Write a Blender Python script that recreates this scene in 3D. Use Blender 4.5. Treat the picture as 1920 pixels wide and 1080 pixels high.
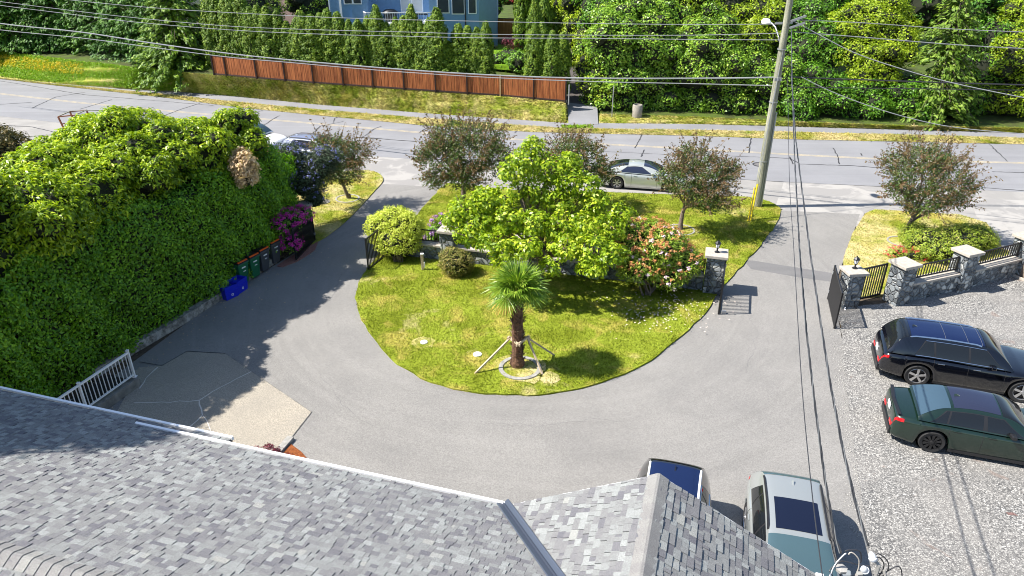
import bpy, math, random
import numpy as np
from mathutils import Vector, Matrix
for o in list(bpy.data.objects): bpy.data.objects.remove(o)
SC = bpy.context.scene; COL = SC.collection
# ---------------------------------------------------------------- camera, sky, sun
CAM_H = 13.4; F = 1346.0; PITCH = math.radians(27.0)
sP, cP = math.sin(PITCH), math.cos(PITCH)
cam = bpy.data.cameras.new('camera'); cam.sensor_width = 36; cam.lens = F/1920*36
cam.clip_start = 0.1; cam.clip_end = 3000
co = bpy.data.objects.new('camera', cam); COL.objects.link(co)
co.location = (0, 0, CAM_H); co.rotation_euler = (math.pi/2-PITCH, 0, 0); SC.camera = co
SUN_EL = 50
w = bpy.data.worlds.new('World'); SC.world = w; w.use_nodes = True
nt = w.node_tree; sky = nt.nodes.new('ShaderNodeTexSky'); sky.sky_type = 'NISHITA'; sky.sun_disc = False
sky.sun_elevation = math.radians(SUN_EL); sky.sun_rotation = math.radians(-90); sky.air_density = 1.0; sky.dust_density = 0.6
bgn = nt.nodes['Background']; nt.links.new(sky.outputs[0], bgn.inputs[0]); bgn.inputs[1].default_value = 0.10
sl = bpy.data.lights.new('sun', 'SUN'); sl.energy = 5.0; sl.angle = math.radians(0.55); sl.color = (1.0, 0.95, 0.87)
so = bpy.data.objects.new('sun', sl); COL.objects.link(so); so.rotation_euler = (0, -math.radians(90-SUN_EL), math.radians(3)); so.location = (-30, 0, 40)
SC.view_settings.view_transform = 'Standard'; SC.view_settings.look = 'None'; SC.view_settings.exposure = 1.0; SC.view_settings.gamma = 1
SC.cycles.pixel_filter_type = 'BLACKMAN_HARRIS'; SC.cycles.filter_width = 1.0
# ---------------------------------------------------------------- survey helpers
def W(px, py, h=0.0):
    u = (px-960)/F; v = (py-540)/F; z = (CAM_H-h)/(sP+v*cP)
    return Vector((u*z, z*(cP-v*sP), h))
def PY(px, py, Y):
    u = (px-960)/F; v = (py-540)/F; z = Y/(cP-v*sP)
    return Vector((u*z, Y, CAM_H-z*(sP+v*cP)))
def PV(px, py, a, b):           # where the sight line meets the upright plane through a and b
    u = (px-960)/F; v = (py-540)/F
    d = Vector((u, cP-v*sP, -(sP+v*cP))); n = Vector((-(b.y-a.y), b.x-a.x, 0)); o = Vector((0, 0, CAM_H))
    t = (a-o).dot(n)/d.dot(n); return o+d*t
def lerp(a, b, t): return a+(b-a)*t
def interp(x, pts): return float(np.interp(x, [p[0] for p in pts], [p[1] for p in pts]))
R = random.Random(5)
# ---------------------------------------------------------------- objects
def tag(o, label=None, cat=None, group=None, kind=None):
    if label: o['label'] = label
    if cat: o['category'] = cat
    if group: o['group'] = group
    if kind: o['kind'] = kind
    return o
def empty(name, loc=(0, 0, 0), rz=0, label=None, cat=None, group=None):
    o = bpy.data.objects.new(name, None); COL.objects.link(o); o.location = loc; o.rotation_euler = (0, 0, rz)
    o.empty_display_size = 0.2
    return tag(o, label, cat, group)
def link(name, me, parent=None):
    o = bpy.data.objects.new(name, me); COL.objects.link(o)
    if parent is not None: o.parent = parent
    return o
def npmesh(name, V, Q, mats, parent=None, smooth=False, midx=None):
    V = np.asarray(V, dtype=np.float32); Q = np.asarray(Q, dtype=np.int32); k = Q.shape[1]
    me = bpy.data.meshes.new(name); me.vertices.add(len(V)); me.vertices.foreach_set('co', V.ravel())
    me.loops.add(Q.size); me.loops.foreach_set('vertex_index', Q.ravel())
    me.polygons.add(len(Q)); me.polygons.foreach_set('loop_start', np.arange(0, Q.size, k, dtype=np.int32))
    if not isinstance(mats, (list, tuple)): mats = [mats]
    for m in mats: me.materials.append(m)
    if midx is not None: me.polygons.foreach_set('material_index', np.asarray(midx, dtype=np.int32))
    if smooth: me.polygons.foreach_set('use_smooth', np.ones(len(Q), dtype=bool))
    me.update(calc_edges=True); me.validate()
    return link(name, me, parent)
def copy_tree(o, parent=None):
    c = o.copy(); COL.objects.link(c)
    if parent is not None: c.parent = parent
    for ch in [x for x in bpy.data.objects if x.parent == o]: copy_tree(ch, c)
    return c
class MB:
    def __init__(s): s.v = []; s.f = []; s.m = []
    def face(s, pts, m=0):
        b = len(s.v); s.v += [tuple(p) for p in pts]; s.f.append(tuple(range(b, b+len(pts)))); s.m.append(m)
    def hexa(s, p, m=0):        # 8 corners: bottom ring then top ring
        b = len(s.v); s.v += [tuple(q) for q in p]
        for f in ((3, 2, 1, 0), (4, 5, 6, 7), (0, 1, 5, 4), (1, 2, 6, 5), (2, 3, 7, 6), (3, 0, 4, 7)):
            s.f.append(tuple(b+i for i in f)); s.m.append(m)
    def box(s, c, d, rz=0, m=0, taper=1.0):
        x, y, z = d[0]/2, d[1]/2, d[2]/2; P = []
        ca, sa = math.cos(rz), math.sin(rz)
        for zz, k in ((-z, 1), (z, taper)):
            for xx, yy in ((-x, -y), (x, -y), (x, y), (-x, y)):
                xx *= k; yy *= k; P.append((c[0]+xx*ca-yy*sa, c[1]+xx*sa+yy*ca, c[2]+zz))
        s.hexa(P, m)
    def beam(s, a, b, wd, hg, m=0):   # box between two points
        a = Vector(a); b = Vector(b); d = (b-a).normalized(); up = Vector((0, 0, 1))
        if abs(d.z) > .95: up = Vector((0, 1, 0))
        r = d.cross(up).normalized()*wd/2; u = r.cross(d).normalized()*hg/2
        s.hexa([a-r-u, a+r-u, b+r-u, b-r-u, a-r+u, a+r+u, b+r+u, b-r+u], m)
    def tube(s, pts, rad, n=6, m=0, cap=True):
        pts = [Vector(p) for p in pts]
        if not isinstance(rad, (list, tuple)): rad = [rad]*len(pts)
        b = len(s.v); prev = None
        for i, p in enumerate(pts):
            d = (pts[min(i+1, len(pts)-1)]-pts[max(i-1, 0)])
            d = d.normalized() if d.length > 1e-9 else Vector((0, 0, 1))
            if prev is None:
                a = d.cross(Vector((0, 0, 1)) if abs(d.z) < .9 else Vector((1, 0, 0))).normalized()
            else:
                a = (prev-d*prev.dot(d)); a = a.normalized() if a.length > 1e-6 else d.orthogonal().normalized()
            prev = a; c = d.cross(a)
            for k in range(n):
                t = 2*math.pi*k/n; q = p+(a*math.cos(t)+c*math.sin(t))*rad[i]; s.v.append(tuple(q))
        for i in range(len(pts)-1):
            for k in range(n):
                k2 = (k+1) % n; s.f.append((b+i*n+k, b+i*n+k2, b+(i+1)*n+k2, b+(i+1)*n+k)); s.m.append(m)
        if cap:
            s.f.append(tuple(b+k for k in reversed(range(n)))); s.m.append(m)
            s.f.append(tuple(b+(len(pts)-1)*n+k for k in range(n))); s.m.append(m)
    def lathe(s, prof, c=(0, 0, 0), n=20, axis='z', m=0):
        b = len(s.v)
        for r, z in prof:
            for k in range(n):
                t = 2*math.pi*k/n; x, y = r*math.cos(t), r*math.sin(t)
                s.v.append((c[0]+x, c[1]+y, c[2]+z) if axis == 'z' else (c[0]+x, c[1]+z, c[2]+y))
        for i in range(len(prof)-1):
            for k in range(n):
                k2 = (k+1) % n; q = (b+i*n+k, b+i*n+k2, b+(i+1)*n+k2, b+(i+1)*n+k)
                s.f.append(q if axis == 'z' else q[::-1]); s.m.append(m)
    def build(s, name, mats, parent=None, smooth=False, bevel=0):
        if not isinstance(mats, (list, tuple)): mats = [mats]
        me = bpy.data.meshes.new(name); me.from_pydata(s.v, [], s.f)
        for mm in mats: me.materials.append(mm)
        me.polygons.foreach_set('material_index', s.m)
        if smooth: me.polygons.foreach_set('use_smooth', [True]*len(s.f))
        me.update(); o = link(name, me, parent)
        if smooth: me.set_sharp_from_angle(angle=math.radians(40))
        if bevel:
            md = o.modifiers.new('b', 'BEVEL'); md.width = bevel; md.segments = 2; md.limit_method = 'ANGLE'
        return o
# ---------------------------------------------------------------- materials
def newmat(name):
    m = bpy.data.materials.new(name); m.use_nodes = True; n = m.node_tree; n.nodes.clear()
    out = n.nodes.new('ShaderNodeOutputMaterial'); return m, n, out
def plain(name, col, rough=0.6, metal=0, spec=0.5, noise=0.0, nscale=20, coat=0, bump=0, bscale=60):
    m, n, out = newmat(name); p = n.nodes.new('ShaderNodeBsdfPrincipled'); n.links.new(p.outputs[0], out.inputs[0])
    p.inputs['Base Color'].default_value = (*col, 1); p.inputs['Roughness'].default_value = rough
    p.inputs['Metallic'].default_value = metal; p.inputs['Specular IOR Level'].default_value = spec; p.inputs['Coat Weight'].default_value = coat
    p.inputs['Coat Roughness'].default_value = 0.03
    g = n.nodes.new('ShaderNodeNewGeometry')
    if noise:
        t = n.nodes.new('ShaderNodeTexNoise'); t.inputs['Scale'].default_value = nscale; t.inputs['Detail'].default_value = 6
        n.links.new(g.outputs['Position'], t.inputs[0])
        mr = n.nodes.new('ShaderNodeMapRange'); mr.inputs[1].default_value = .3; mr.inputs[2].default_value = .7
        mr.inputs[3].default_value = 1-noise; mr.inputs[4].default_value = 1+noise; n.links.new(t.outputs[0], mr.inputs[0])
        hs = n.nodes.new('ShaderNodeHueSaturation'); hs.inputs['Color'].default_value = (*col, 1)
        n.links.new(mr.outputs[0], hs.inputs['Value']); n.links.new(hs.outputs[0], p.inputs['Base Color'])
    if bump:
        t = n.nodes.new('ShaderNodeTexNoise'); t.inputs['Scale'].default_value = bscale; n.links.new(g.outputs['Position'], t.inputs[0])
        b = n.nodes.new('ShaderNodeBump'); b.inputs['Strength'].default_value = bump; b.inputs['Distance'].default_value = .02
        n.links.new(t.outputs[0], b.inputs['Height']); n.links.new(b.outputs[0], p.inputs['Normal'])
    return m
def ramp(n, stops, inp=None, interp='LINEAR'):
    r = n.nodes.new('ShaderNodeValToRGB'); e = r.color_ramp; e.interpolation = interp
    while len(e.elements) > 1: e.elements.remove(e.elements[-1])
    e.elements[0].position = stops[0][0]; e.elements[0].color = (*stops[0][1], 1)
    for p, c in stops[1:]:
        q = e.elements.new(p); q.color = (*c, 1)
    if inp is not None: n.links.new(inp, r.inputs[0])
    return r
def mixc(n, fac, a, b, mode='MIX'):
    x = n.nodes.new('ShaderNodeMix'); x.data_type = 'RGBA'; x.blend_type = mode
    for s, i in ((fac, 0), (a, 6), (b, 7)):
        if isinstance(s, (int, float)): x.inputs[i].default_value = s
        elif isinstance(s, tuple): x.inputs[i].default_value = (*s, 1)
        else: n.links.new(s, x.inputs[i])
    return x.outputs[2]
def noise(n, scale, detail=4, rough=.5, vec=None, sc3=None, dist=0):
    g = n.nodes.new('ShaderNodeNewGeometry'); src = g.outputs['Position'] if vec is None else vec
    if sc3 is not None:
        mp = n.nodes.new('ShaderNodeMapping'); mp.inputs['Rotation'].default_value = (0, 0, sc3[3] if len(sc3) > 3 else 0); mp.inputs['Scale'].default_value = sc3[:3]
        n.links.new(src, mp.inputs[0]); src = mp.outputs[0]
    t = n.nodes.new('ShaderNodeTexNoise'); t.inputs['Scale'].default_value = scale; t.inputs['Detail'].default_value = detail
    t.inputs['Roughness'].default_value = rough; t.inputs['Distortion'].default_value = dist; n.links.new(src, t.inputs[0]); return t.outputs[0]
def mrange(n, v, a, b, c, d):
    m = n.nodes.new('ShaderNodeMapRange'); n.links.new(v, m.inputs[0])
    for i, x in enumerate((a, b, c, d)): m.inputs[i+1].default_value = x
    return m.outputs[0]
def surf(name, colsock_fn, rough=.85, bump=0, bscale=80, spec=.3):
    m, n, out = newmat(name); p = n.nodes.new('ShaderNodeBsdfPrincipled'); n.links.new(p.outputs[0], out.inputs[0])
    n.links.new(colsock_fn(n), p.inputs['Base Color']); p.inputs['Roughness'].default_value = rough; p.inputs['Specular IOR Level'].default_value = spec
    if bump:
        b = n.nodes.new('ShaderNodeBump'); b.inputs['Strength'].default_value = bump; b.inputs['Distance'].default_value = .03
        n.links.new(noise(n, bscale, 3), b.inputs['Height']); n.links.new(b.outputs[0], p.inputs['Normal'])
    return m
def leafmat(name, cols, nscale=.6, transl=.25, rough=.45, patch=None, spec=.35):
    """cols: leaf colours picked leaf by leaf; patch: (colour, scale, lo, hi) a second colour growing in patches"""
    m, n, out = newmat(name); g = n.nodes.new('ShaderNodeNewGeometry')
    a = n.nodes.new('ShaderNodeMath'); a.operation = 'MULTIPLY_ADD'; a.inputs[1].default_value = .55
    nz = noise(n, nscale, 3); mm = n.nodes.new('ShaderNodeMath'); mm.operation = 'MULTIPLY'; mm.inputs[1].default_value = .5
    n.links.new(nz, mm.inputs[0]); n.links.new(g.outputs['Random Per Island'], a.inputs[0]); n.links.new(mm.outputs[0], a.inputs[2])
    r = ramp(n, [((i/max(1, len(cols)-1))**.68, c) for i, c in enumerate(cols)], a.outputs[0]); c = r.outputs[0]  # stops skewed dark to paint shaded depth and rare highlights
    if patch:
        c = mixc(n, mrange(n, noise(n, patch[1], 3), patch[2], patch[3], 0, 1), c, patch[0])
    p = n.nodes.new('ShaderNodeBsdfPrincipled'); n.links.new(c, p.inputs['Base Color']); p.inputs['Roughness'].default_value = rough
    p.inputs['Specular IOR Level'].default_value = spec
    t = n.nodes.new('ShaderNodeBsdfTranslucent'); n.links.new(mixc(n, 1.0, c, (1.6, 1.7, .6), 'MULTIPLY'), t.inputs[0])
    x = n.nodes.new('ShaderNodeMixShader'); x.inputs[0].default_value = transl
    n.links.new(p.outputs[0], x.inputs[1]); n.links.new(t.outputs[0], x.inputs[2]); n.links.new(x.outputs[0], out.inputs[0]); return m
M = {}
def polar(n, cx, cy):
    g = n.nodes.new('ShaderNodeNewGeometry'); s = n.nodes.new('ShaderNodeVectorMath'); s.operation = 'SUBTRACT'; s.inputs[1].default_value = (cx, cy, 0); n.links.new(g.outputs['Position'], s.inputs[0])
    l = n.nodes.new('ShaderNodeVectorMath'); l.operation = 'LENGTH'; n.links.new(s.outputs[0], l.inputs[0]); x = n.nodes.new('ShaderNodeSeparateXYZ'); n.links.new(s.outputs[0], x.inputs[0])
    a = n.nodes.new('ShaderNodeMath'); a.operation = 'ARCTAN2'; n.links.new(x.outputs[1], a.inputs[0]); n.links.new(x.outputs[0], a.inputs[1]); c = n.nodes.new('ShaderNodeCombineXYZ'); n.links.new(l.outputs['Value'], c.inputs[0]); n.links.new(a.outputs[0], c.inputs[1]); return c.outputs[0]
def asph(base, dirt, streak, amt=.12, arcs=False):
    def f(n):
        if arcs:
            pv = polar(n, 1, 27); c = mixc(n, mrange(n, noise(n, .35, 5, .6), .38, .65, 0, 1), base, dirt)
            c = mixc(n, mrange(n, noise(n, 1.0, 4, .6, pv, (2.2, 1.1, 1)), .46, .68, 0, .32), c, tuple(x*1.16 for x in base))
            c = mixc(n, mrange(n, noise(n, 1.0, 4, .6, pv, (3.2, 1.5, 1, .05)), .54, .70, 0, .40), c, tuple(x*.80 for x in base))
            c = mixc(n, mrange(n, noise(n, .9, 5, .7, dist=1), .66, .74, 0, .35), c, tuple(x*.6 for x in base))
            g = mrange(n, noise(n, 26, 4, .85), .32, .68, 1-amt*1.2, 1+amt*1.2); h = n.nodes.new('ShaderNodeHueSaturation')
            n.links.new(g, h.inputs['Value']); n.links.new(c, h.inputs['Color']); return h.outputs[0]
        c = mixc(n, mrange(n, noise(n, .35, 5, .6), .38, .65, 0, 1), base, dirt)
        c = mixc(n, mrange(n, noise(n, 1.0, 3, .5, sc3=streak), .45, .7, 0, .32), c, tuple(x*1.18 for x in base))
        c = mixc(n, mrange(n, noise(n, 1.3, 3, .5, sc3=(streak[0]*.8, streak[1]*1.6, 1, streak[3]+.25)), .5, .75, 0, .4), c, tuple(x*.8 for x in base))
        g = mrange(n, noise(n, 38, 2, .7), .3, .7, 1-amt, 1+amt); h = n.nodes.new('ShaderNodeHueSaturation')
        n.links.new(g, h.inputs['Value']); n.links.new(c, h.inputs['Color']); return h.outputs[0]
    return f
M['drive'] = surf('driveway_asphalt', asph((.232, .223, .210), (.196, .189, .180), (.3, .9, 1, .6), .26, True), .8, .25, 60)
M['road'] = surf('road_asphalt', asph((.235, .235, .245), (.205, .205, .215), (.06, 1.1, 1, .05), .07), .75, .15, 60)
M['walk'] = surf('footpath_asphalt', asph((.24, .24, .25), (.19, .19, .2), (.3, .3, 1, 0)), .8)
M['shoulder'] = surf('shoulder', lambda n: mixc(n, mrange(n, noise(n, 30, 3, .7), .35, .65, 0, 1), mixc(n, mrange(n, noise(n, .5, 5, .6), .42, .58, 0, 1), (.24, .23, .22), (.33, .315, .295)), (.27, .26, .245)), .9)
M['apron'] = surf('apron', lambda n: mixc(n, mrange(n, noise(n, .6, 5, .6, dist=.6), .47, .56, 0, 1), (.26, .25, .24), (.34, .325, .305)), .9, .1)
M['patch'] = surf('asphalt_patch', asph((.16, .155, .155), (.14, .14, .14), (.3, 1, 1, 0)), .85)
M['pathdark'] = surf('dark_path', asph((.10, .09, .085), (.075, .065, .06), (.3, 1, 1, 0)), .9)  # path asphalt darkened to stand for the shadow on it
def gravf(n):
    g = n.nodes.new('ShaderNodeNewGeometry'); v = n.nodes.new('ShaderNodeTexVoronoi'); v.inputs['Scale'].default_value = 29; n.links.new(g.outputs['Position'], v.inputs[0])
    s = n.nodes.new('ShaderNodeSeparateColor'); n.links.new(v.outputs['Color'], s.inputs[0])
    r = ramp(n, [(0, (.05, .05, .052)), (.22, (.12, .12, .12)), (.45, (.23, .225, .215)), (.7, (.36, .35, .33)), (1, (.58, .56, .52))], s.outputs[0])
    d = mixc(n, mrange(n, v.outputs['Distance'], .35, .75, 0, .75), r.outputs[0], (.07, .07, .07))
    c = mixc(n, mrange(n, noise(n, .5, 4), .38, .62, .05, .5), d, (.27, .255, .235)); c = mixc(n, mrange(n, noise(n, .8, 3, .5, sc3=(.25, 1.6, 1, -.15)), .5, .7, 0, .4), c, (.17, .165, .16))
    return mixc(n, mrange(n, noise(n, 1.1, 4, .6, dist=1), .64, .70, 0, .4), c, (.22, .15, .12))
M['gravel'] = surf('gravel', gravf, .9, .8, 28)
def lawnf(dry=.5, green=(.155, .190, .013), yel=(.37, .32, .07), straw=(.54, .45, .22)):
    def f(n):
        c = mixc(n, mrange(n, noise(n, .55, 6, .65), .38, .64, 0, 1), green, tuple(1.55*x+.01 for x in green))
        c = mixc(n, mrange(n, noise(n, .9, 5, .6, dist=.5), .60-.22*dry, .76-.18*dry, 0, 1), c, yel)
        c = mixc(n, mrange(n, noise(n, .42, 6, .7, dist=.4), .74-.36*dry, .86-.28*dry, 0, .95), c, straw)
        h = n.nodes.new('ShaderNodeHueSaturation'); n.links.new(mrange(n, noise(n, 11, 4, .7), .3, .7, .62, 1.3), h.inputs['Value']); n.links.new(c, h.inputs['Color']); return h.outputs[0]
    return f
M['lawn'] = surf('lawn', lawnf(.42), .95, .8, 24, .1)
M['lawn_dry'] = surf('lawn_dry', lawnf(.8), .95, .8, 24, .1)
M['lawn_straw'] = surf('lawn_straw', lawnf(.85), .95, .8, 20, .1)
M['bank'] = surf('bank_grass', lawnf(.75, (.19, .22, .025), (.38, .36, .08), (.58, .49, .20)), .95, .8, 12, .1)
M['bank_green'] = surf('bank_green', lawnf(.12, (.14, .25, .012), (.3, .3, .02), (.4, .36, .1)), .95, .8, 12, .1)
def bladem(name, dry):
    m, n, out = newmat(name); p = n.nodes.new('ShaderNodeBsdfPrincipled'); g = n.nodes.new('ShaderNodeNewGeometry')
    c = lawnf(dry)(n); h = n.nodes.new('ShaderNodeHueSaturation'); n.links.new(c, h.inputs['Color']); n.links.new(mrange(n, g.outputs['Random Per Island'], 0, 1, .7, 1.5), h.inputs['Value'])
    n.links.new(h.outputs[0], p.inputs['Base Color']); p.inputs['Roughness'].default_value = .8; p.inputs['Specular IOR Level'].default_value = .1
    t = n.nodes.new('ShaderNodeBsdfTranslucent'); n.links.new(h.outputs[0], t.inputs[0]); x = n.nodes.new('ShaderNodeMixShader'); x.inputs[0].default_value = .3
    n.links.new(p.outputs[0], x.inputs[1]); n.links.new(t.outputs[0], x.inputs[2]); n.links.new(x.outputs[0], out.inputs[0]); return m
M['blade'] = bladem('grass_blades', .42); M['blade_dry'] = bladem('grass_blades_dry', .8)
M['soil'] = surf('soil', lambda n: mixc(n, mrange(n, noise(n, 6, 5, .7), .35, .65, 0, 1), (.06, .045, .03), (.13, .10, .07)), .95, .6, 30)
M['mulch'] = surf('mulch', lambda n: mixc(n, mrange(n, noise(n, 28, 4, .8), .35, .65, 0, 1), (.12, .03, .008), (.33, .105, .03)), .95, 1, 40)
M['stain'] = plain('gravel_stain', (.17, .10, .09), .95, noise=.5, nscale=20)
M['mulch_pink'] = surf('mulch_pink', lambda n: mixc(n, mrange(n, noise(n, 22, 4, .8), .4, .6, 0, 1), (.13, .05, .04), (.42, .22, .18)), .95, 1, 40)
M['aggregate'] = surf('aggregate', lambda n: mixc(n, mrange(n, noise(n, .7, 5, .6), .35, .65, 0, .5), mixc(n, mrange(n, noise(n, 26, 3, .8), .32, .68, 0, 1), (.19, .17, .14), (.48, .43, .35)), (.25, .23, .20)), .9, .3, 60)
M['crackline'] = plain('crack_light', (.6, .56, .5), .9)
M['seal'] = plain('crack_seal', (.035, .035, .04), .7)
M['paint_y'] = surf('faded_yellow_paint', lambda n: mixc(n, mrange(n, noise(n, 5, 4, .7), .35, .6, 0, .6), (.62, .50, .28), (.30, .28, .25)), .8)
def stonef(n):
    g = n.nodes.new('ShaderNodeNewGeometry'); nz = n.nodes.new('ShaderNodeTexNoise'); nz.inputs['Scale'].default_value = 3; n.links.new(g.outputs['Position'], nz.inputs[0])
    ad = mixc(n, .12, g.outputs['Position'], nz.outputs['Color'])
    v = n.nodes.new('ShaderNodeTexVoronoi'); v.inputs['Scale'].default_value = 5.2; n.links.new(ad, v.inputs[0])
    s = n.nodes.new('ShaderNodeSeparateColor'); n.links.new(v.outputs['Color'], s.inputs[0])
    r = ramp(n, [(0, (.035, .045, .055)), (.35, (.10, .12, .14)), (.65, (.20, .225, .24)), (.88, (.36, .38, .38)), (1, (.62, .62, .58))], s.outputs[1])
    e = n.nodes.new('ShaderNodeTexVoronoi'); e.feature = 'DISTANCE_TO_EDGE'; e.inputs['Scale'].default_value = 5.2; n.links.new(ad, e.inputs[0])
    c = mixc(n, mrange(n, e.outputs['Distance'], .01, .06, 1, 0), r.outputs[0], (.16, .16, .16))
    return mixc(n, mrange(n, noise(n, 26, 4, .7), .45, .72, 0, .5), c, (.5, .5, .48))
def stonemat():
    m = surf('stone_masonry', stonef, .75, 0); n = m.node_tree; p = [x for x in n.nodes if x.type == 'BSDF_PRINCIPLED'][0]
    e = [x for x in n.nodes if x.type == 'TEX_VORONOI' and x.feature == 'DISTANCE_TO_EDGE'][0]
    b = n.nodes.new('ShaderNodeBump'); b.inputs['Distance'].default_value = .06; b.inputs['Strength'].default_value = 1
    n.links.new(mrange(n, e.outputs['Distance'], 0, .16, 0, 1), b.inputs['Height']); n.links.new(b.outputs[0], p.inputs['Normal']); return m
M['stone'] = stonemat()
M['cap'] = plain('concrete_cap', (.40, .36, .31), .85, noise=.15, nscale=9, bump=.2)
M['conc'] = plain('concrete', (.30, .29, .27), .9, noise=.25, nscale=6, bump=.3)
M['conc_dark'] = plain('old_concrete', (.20, .19, .17), .9, noise=.4, nscale=4, bump=.4)
M['iron'] = plain('black_iron', (.012, .012, .014), .4)
M['white'] = plain('white_paint', (.82, .82, .83), .45)
M['gutter'] = plain('white_gutter', (.86, .86, .86), .4)
M['black'] = plain('black_plastic', (.014, .014, .016), .45)
M['rubber'] = plain('rubber', (.016, .016, .017), .8)
M['glass_dark'] = plain('tinted_glass', (.010, .012, .014), .05, spec=.6)
M['glass_blue'] = plain('windscreen_glass', (.05, .09, .105), .04, spec=1.0)
M['roof_glass'] = plain('roof_glass', (.028, .050, .14), .1, metal=.7)  # blue put in the glass colour for the reflected sky
M['roof_glass_dark'] = plain('sunroof_glass', (.02, .028, .06), .08, metal=.6)  # navy stands in for sky mirrored in the sunroof
M['glass_house'] = plain('window_glass', (.04, .05, .06), .06, spec=.8)
M['chrome'] = plain('chrome', (.75, .75, .76), .18, metal=1)
M['alloy'] = plain('alloy', (.55, .55, .56), .3, metal=.8)
M['darkalloy'] = plain('dark_alloy', (.03, .03, .032), .35, metal=.4)
M['red_lens'] = plain('red_lens', (.55, .01, .015), .12)
M['clear_lens'] = plain('clear_lens', (.75, .76, .78), .1)
M['plate'] = plain('plate_white', (.75, .76, .78), .5)
M['wood_red'] = surf('stained_cedar_boards', lambda n: mixc(n, mrange(n, noise(n, 3.2, 4, .6, sc3=(3.2, 3.2, .25, 0)), .32, .68, 0, 1), (.15, .038, .012), (.46, .155, .05)), .7)
M['wood_dark'] = plain('dark_post', (.045, .022, .016), .8)
M['wood_pale'] = plain('new_post', (.62, .40, .20), .8, noise=.2)
M['wood_or'] = surf('orange_boards', lambda n: mixc(n, mrange(n, noise(n, 3, 3, .6, sc3=(3, 3, .2, 0)), .35, .65, 0, 1), (.40, .14, .03), (.55, .24, .07)), .7)
M['wood_grey'] = surf('weathered_pole', lambda n: mixc(n, mrange(n, noise(n, 5, 5, .7, sc3=(4, 4, .12, 0)), .35, .65, 0, 1), (.14, .145, .10), (.40, .39, .30)), .9, .6, 20)
M['stake'] = plain('stake_wood', (.50, .40, .28), .85, noise=.25, nscale=14)
M['rust'] = plain('rust_paint', (.30, .10, .045), .6, noise=.3)
M['bark'] = plain('bark', (.17, .13, .10), .95, noise=.45, nscale=14, bump=.8, bscale=30)
M['bark_dark'] = plain('bark_dark', (.06, .045, .035), .95, noise=.3)
M['twig'] = plain('inner_twigs', (.018, .022, .010), 1)  # near-black that paints the shade seen between leaves
M['bin_green'] = plain('bin_green', (.008, .12, .055), .4); M['bin_grey'] = plain('bin_grey', (.06, .065, .075), .45)
M['orange'] = plain('bin_orange', (.85, .12, .02), .4); M['blue'] = plain('box_blue', (.008, .02, .55), .4)
M['yellow'] = plain('guard_yellow', (.78, .58, .02), .45)
M['steel'] = plain('galvanised', (.42, .43, .44), .4, metal=.6)
M['wire'] = plain('cable_grey', (.26, .27, .28), .6); M['wire_mid'] = plain('cable_mid', (.11, .115, .12), .7); M['wire_dark'] = plain('cable_black', (.03, .03, .035), .5)
M['bluewall'] = plain('blue_siding', (.16, .28, .44), .8, noise=.05, nscale=2, bump=.15, bscale=15)
M['brownroof'] = plain('brown_roof', (.13, .09, .08), .9, noise=.3, nscale=12)
M['cream'] = plain('cream_wall', (.62, .55, .45), .8)
M['blind'] = plain('blind', (.55, .55, .53), .7)
M['flash'] = plain('valley_metal', (.075, .09, .125), .4, metal=.3)
def shingm():
    m, n, out = newmat('shingles'); g = n.nodes.new('ShaderNodeNewGeometry')
    r = ramp(n, [(0, (.120, .118, .132)), (.10, (.145, .143, .152)), (.25, (.165, .163, .168)), (.45, (.184, .185, .184)), (.68, (.204, .209, .206)), (.86, (.236, .245, .240)), (.96, (.262, .272, .266)), (1, (.27, .27, .25))], g.outputs['Random Per Island'])
    h = n.nodes.new('ShaderNodeHueSaturation'); n.links.new(mrange(n, noise(n, 75, 3, .85), .3, .7, .58, 1.44), h.inputs['Value']); n.links.new(r.outputs[0], h.inputs['Color'])
    p = n.nodes.new('ShaderNodeBsdfPrincipled'); n.links.new(h.outputs[0], p.inputs[0]); p.inputs['Roughness'].default_value = .9; p.inputs['Specular IOR Level'].default_value = .25
    b = n.nodes.new('ShaderNodeBump'); b.inputs['Strength'].default_value = .5; b.inputs['Distance'].default_value = .004; n.links.new(noise(n, 150, 2), b.inputs['Height']); n.links.new(b.outputs[0], p.inputs['Normal'])
    n.links.new(p.outputs[0], out.inputs[0]); return m
M['shingle'] = shingm()
def capm():
    m = shingm(); m.name = 'ridge_shingles'; r = [x for x in m.node_tree.nodes if x.type == 'VALTORGB'][0]
    for e in r.color_ramp.elements:
        c = e.color; e.color = (c[0]*.4+.135, c[1]*.4+.13, c[2]*.4+.122, 1)
    return m
M['capshingle'] = capm()
# ---------------------------------------------------------------- foliage
rng = np.random.default_rng(11)
def unit(a): return a/np.maximum(np.linalg.norm(a, axis=1, keepdims=True), 1e-9)
def rdir(n): return unit(rng.normal(size=(n, 3)))
def leafquads(P, N, L, asp=.5, tip=None, fold=.12, jit=.35, up=0.0):
    n = len(P); N = unit(N); T = rdir(n) if tip is None else tip+jit*rdir(n)
    T = T+np.array([0, 0, up]); T = unit(T-N*(T*N).sum(1, keepdims=True)); S = np.cross(N, T)
    Ls = (L*rng.uniform(.65, 1.3, size=(n, 1))); Wd = Ls*asp*.5
    V = np.empty((n, 4, 3)); V[:, 0] = P-T*Ls*.5; V[:, 1] = P+S*Wd+N*Ls*fold; V[:, 2] = P+T*Ls*.5; V[:, 3] = P-S*Wd+N*Ls*fold
    return V.reshape(-1, 3)
def quadidx(n): return np.arange(n*4, dtype=np.int32).reshape(-1, 4)
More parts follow.
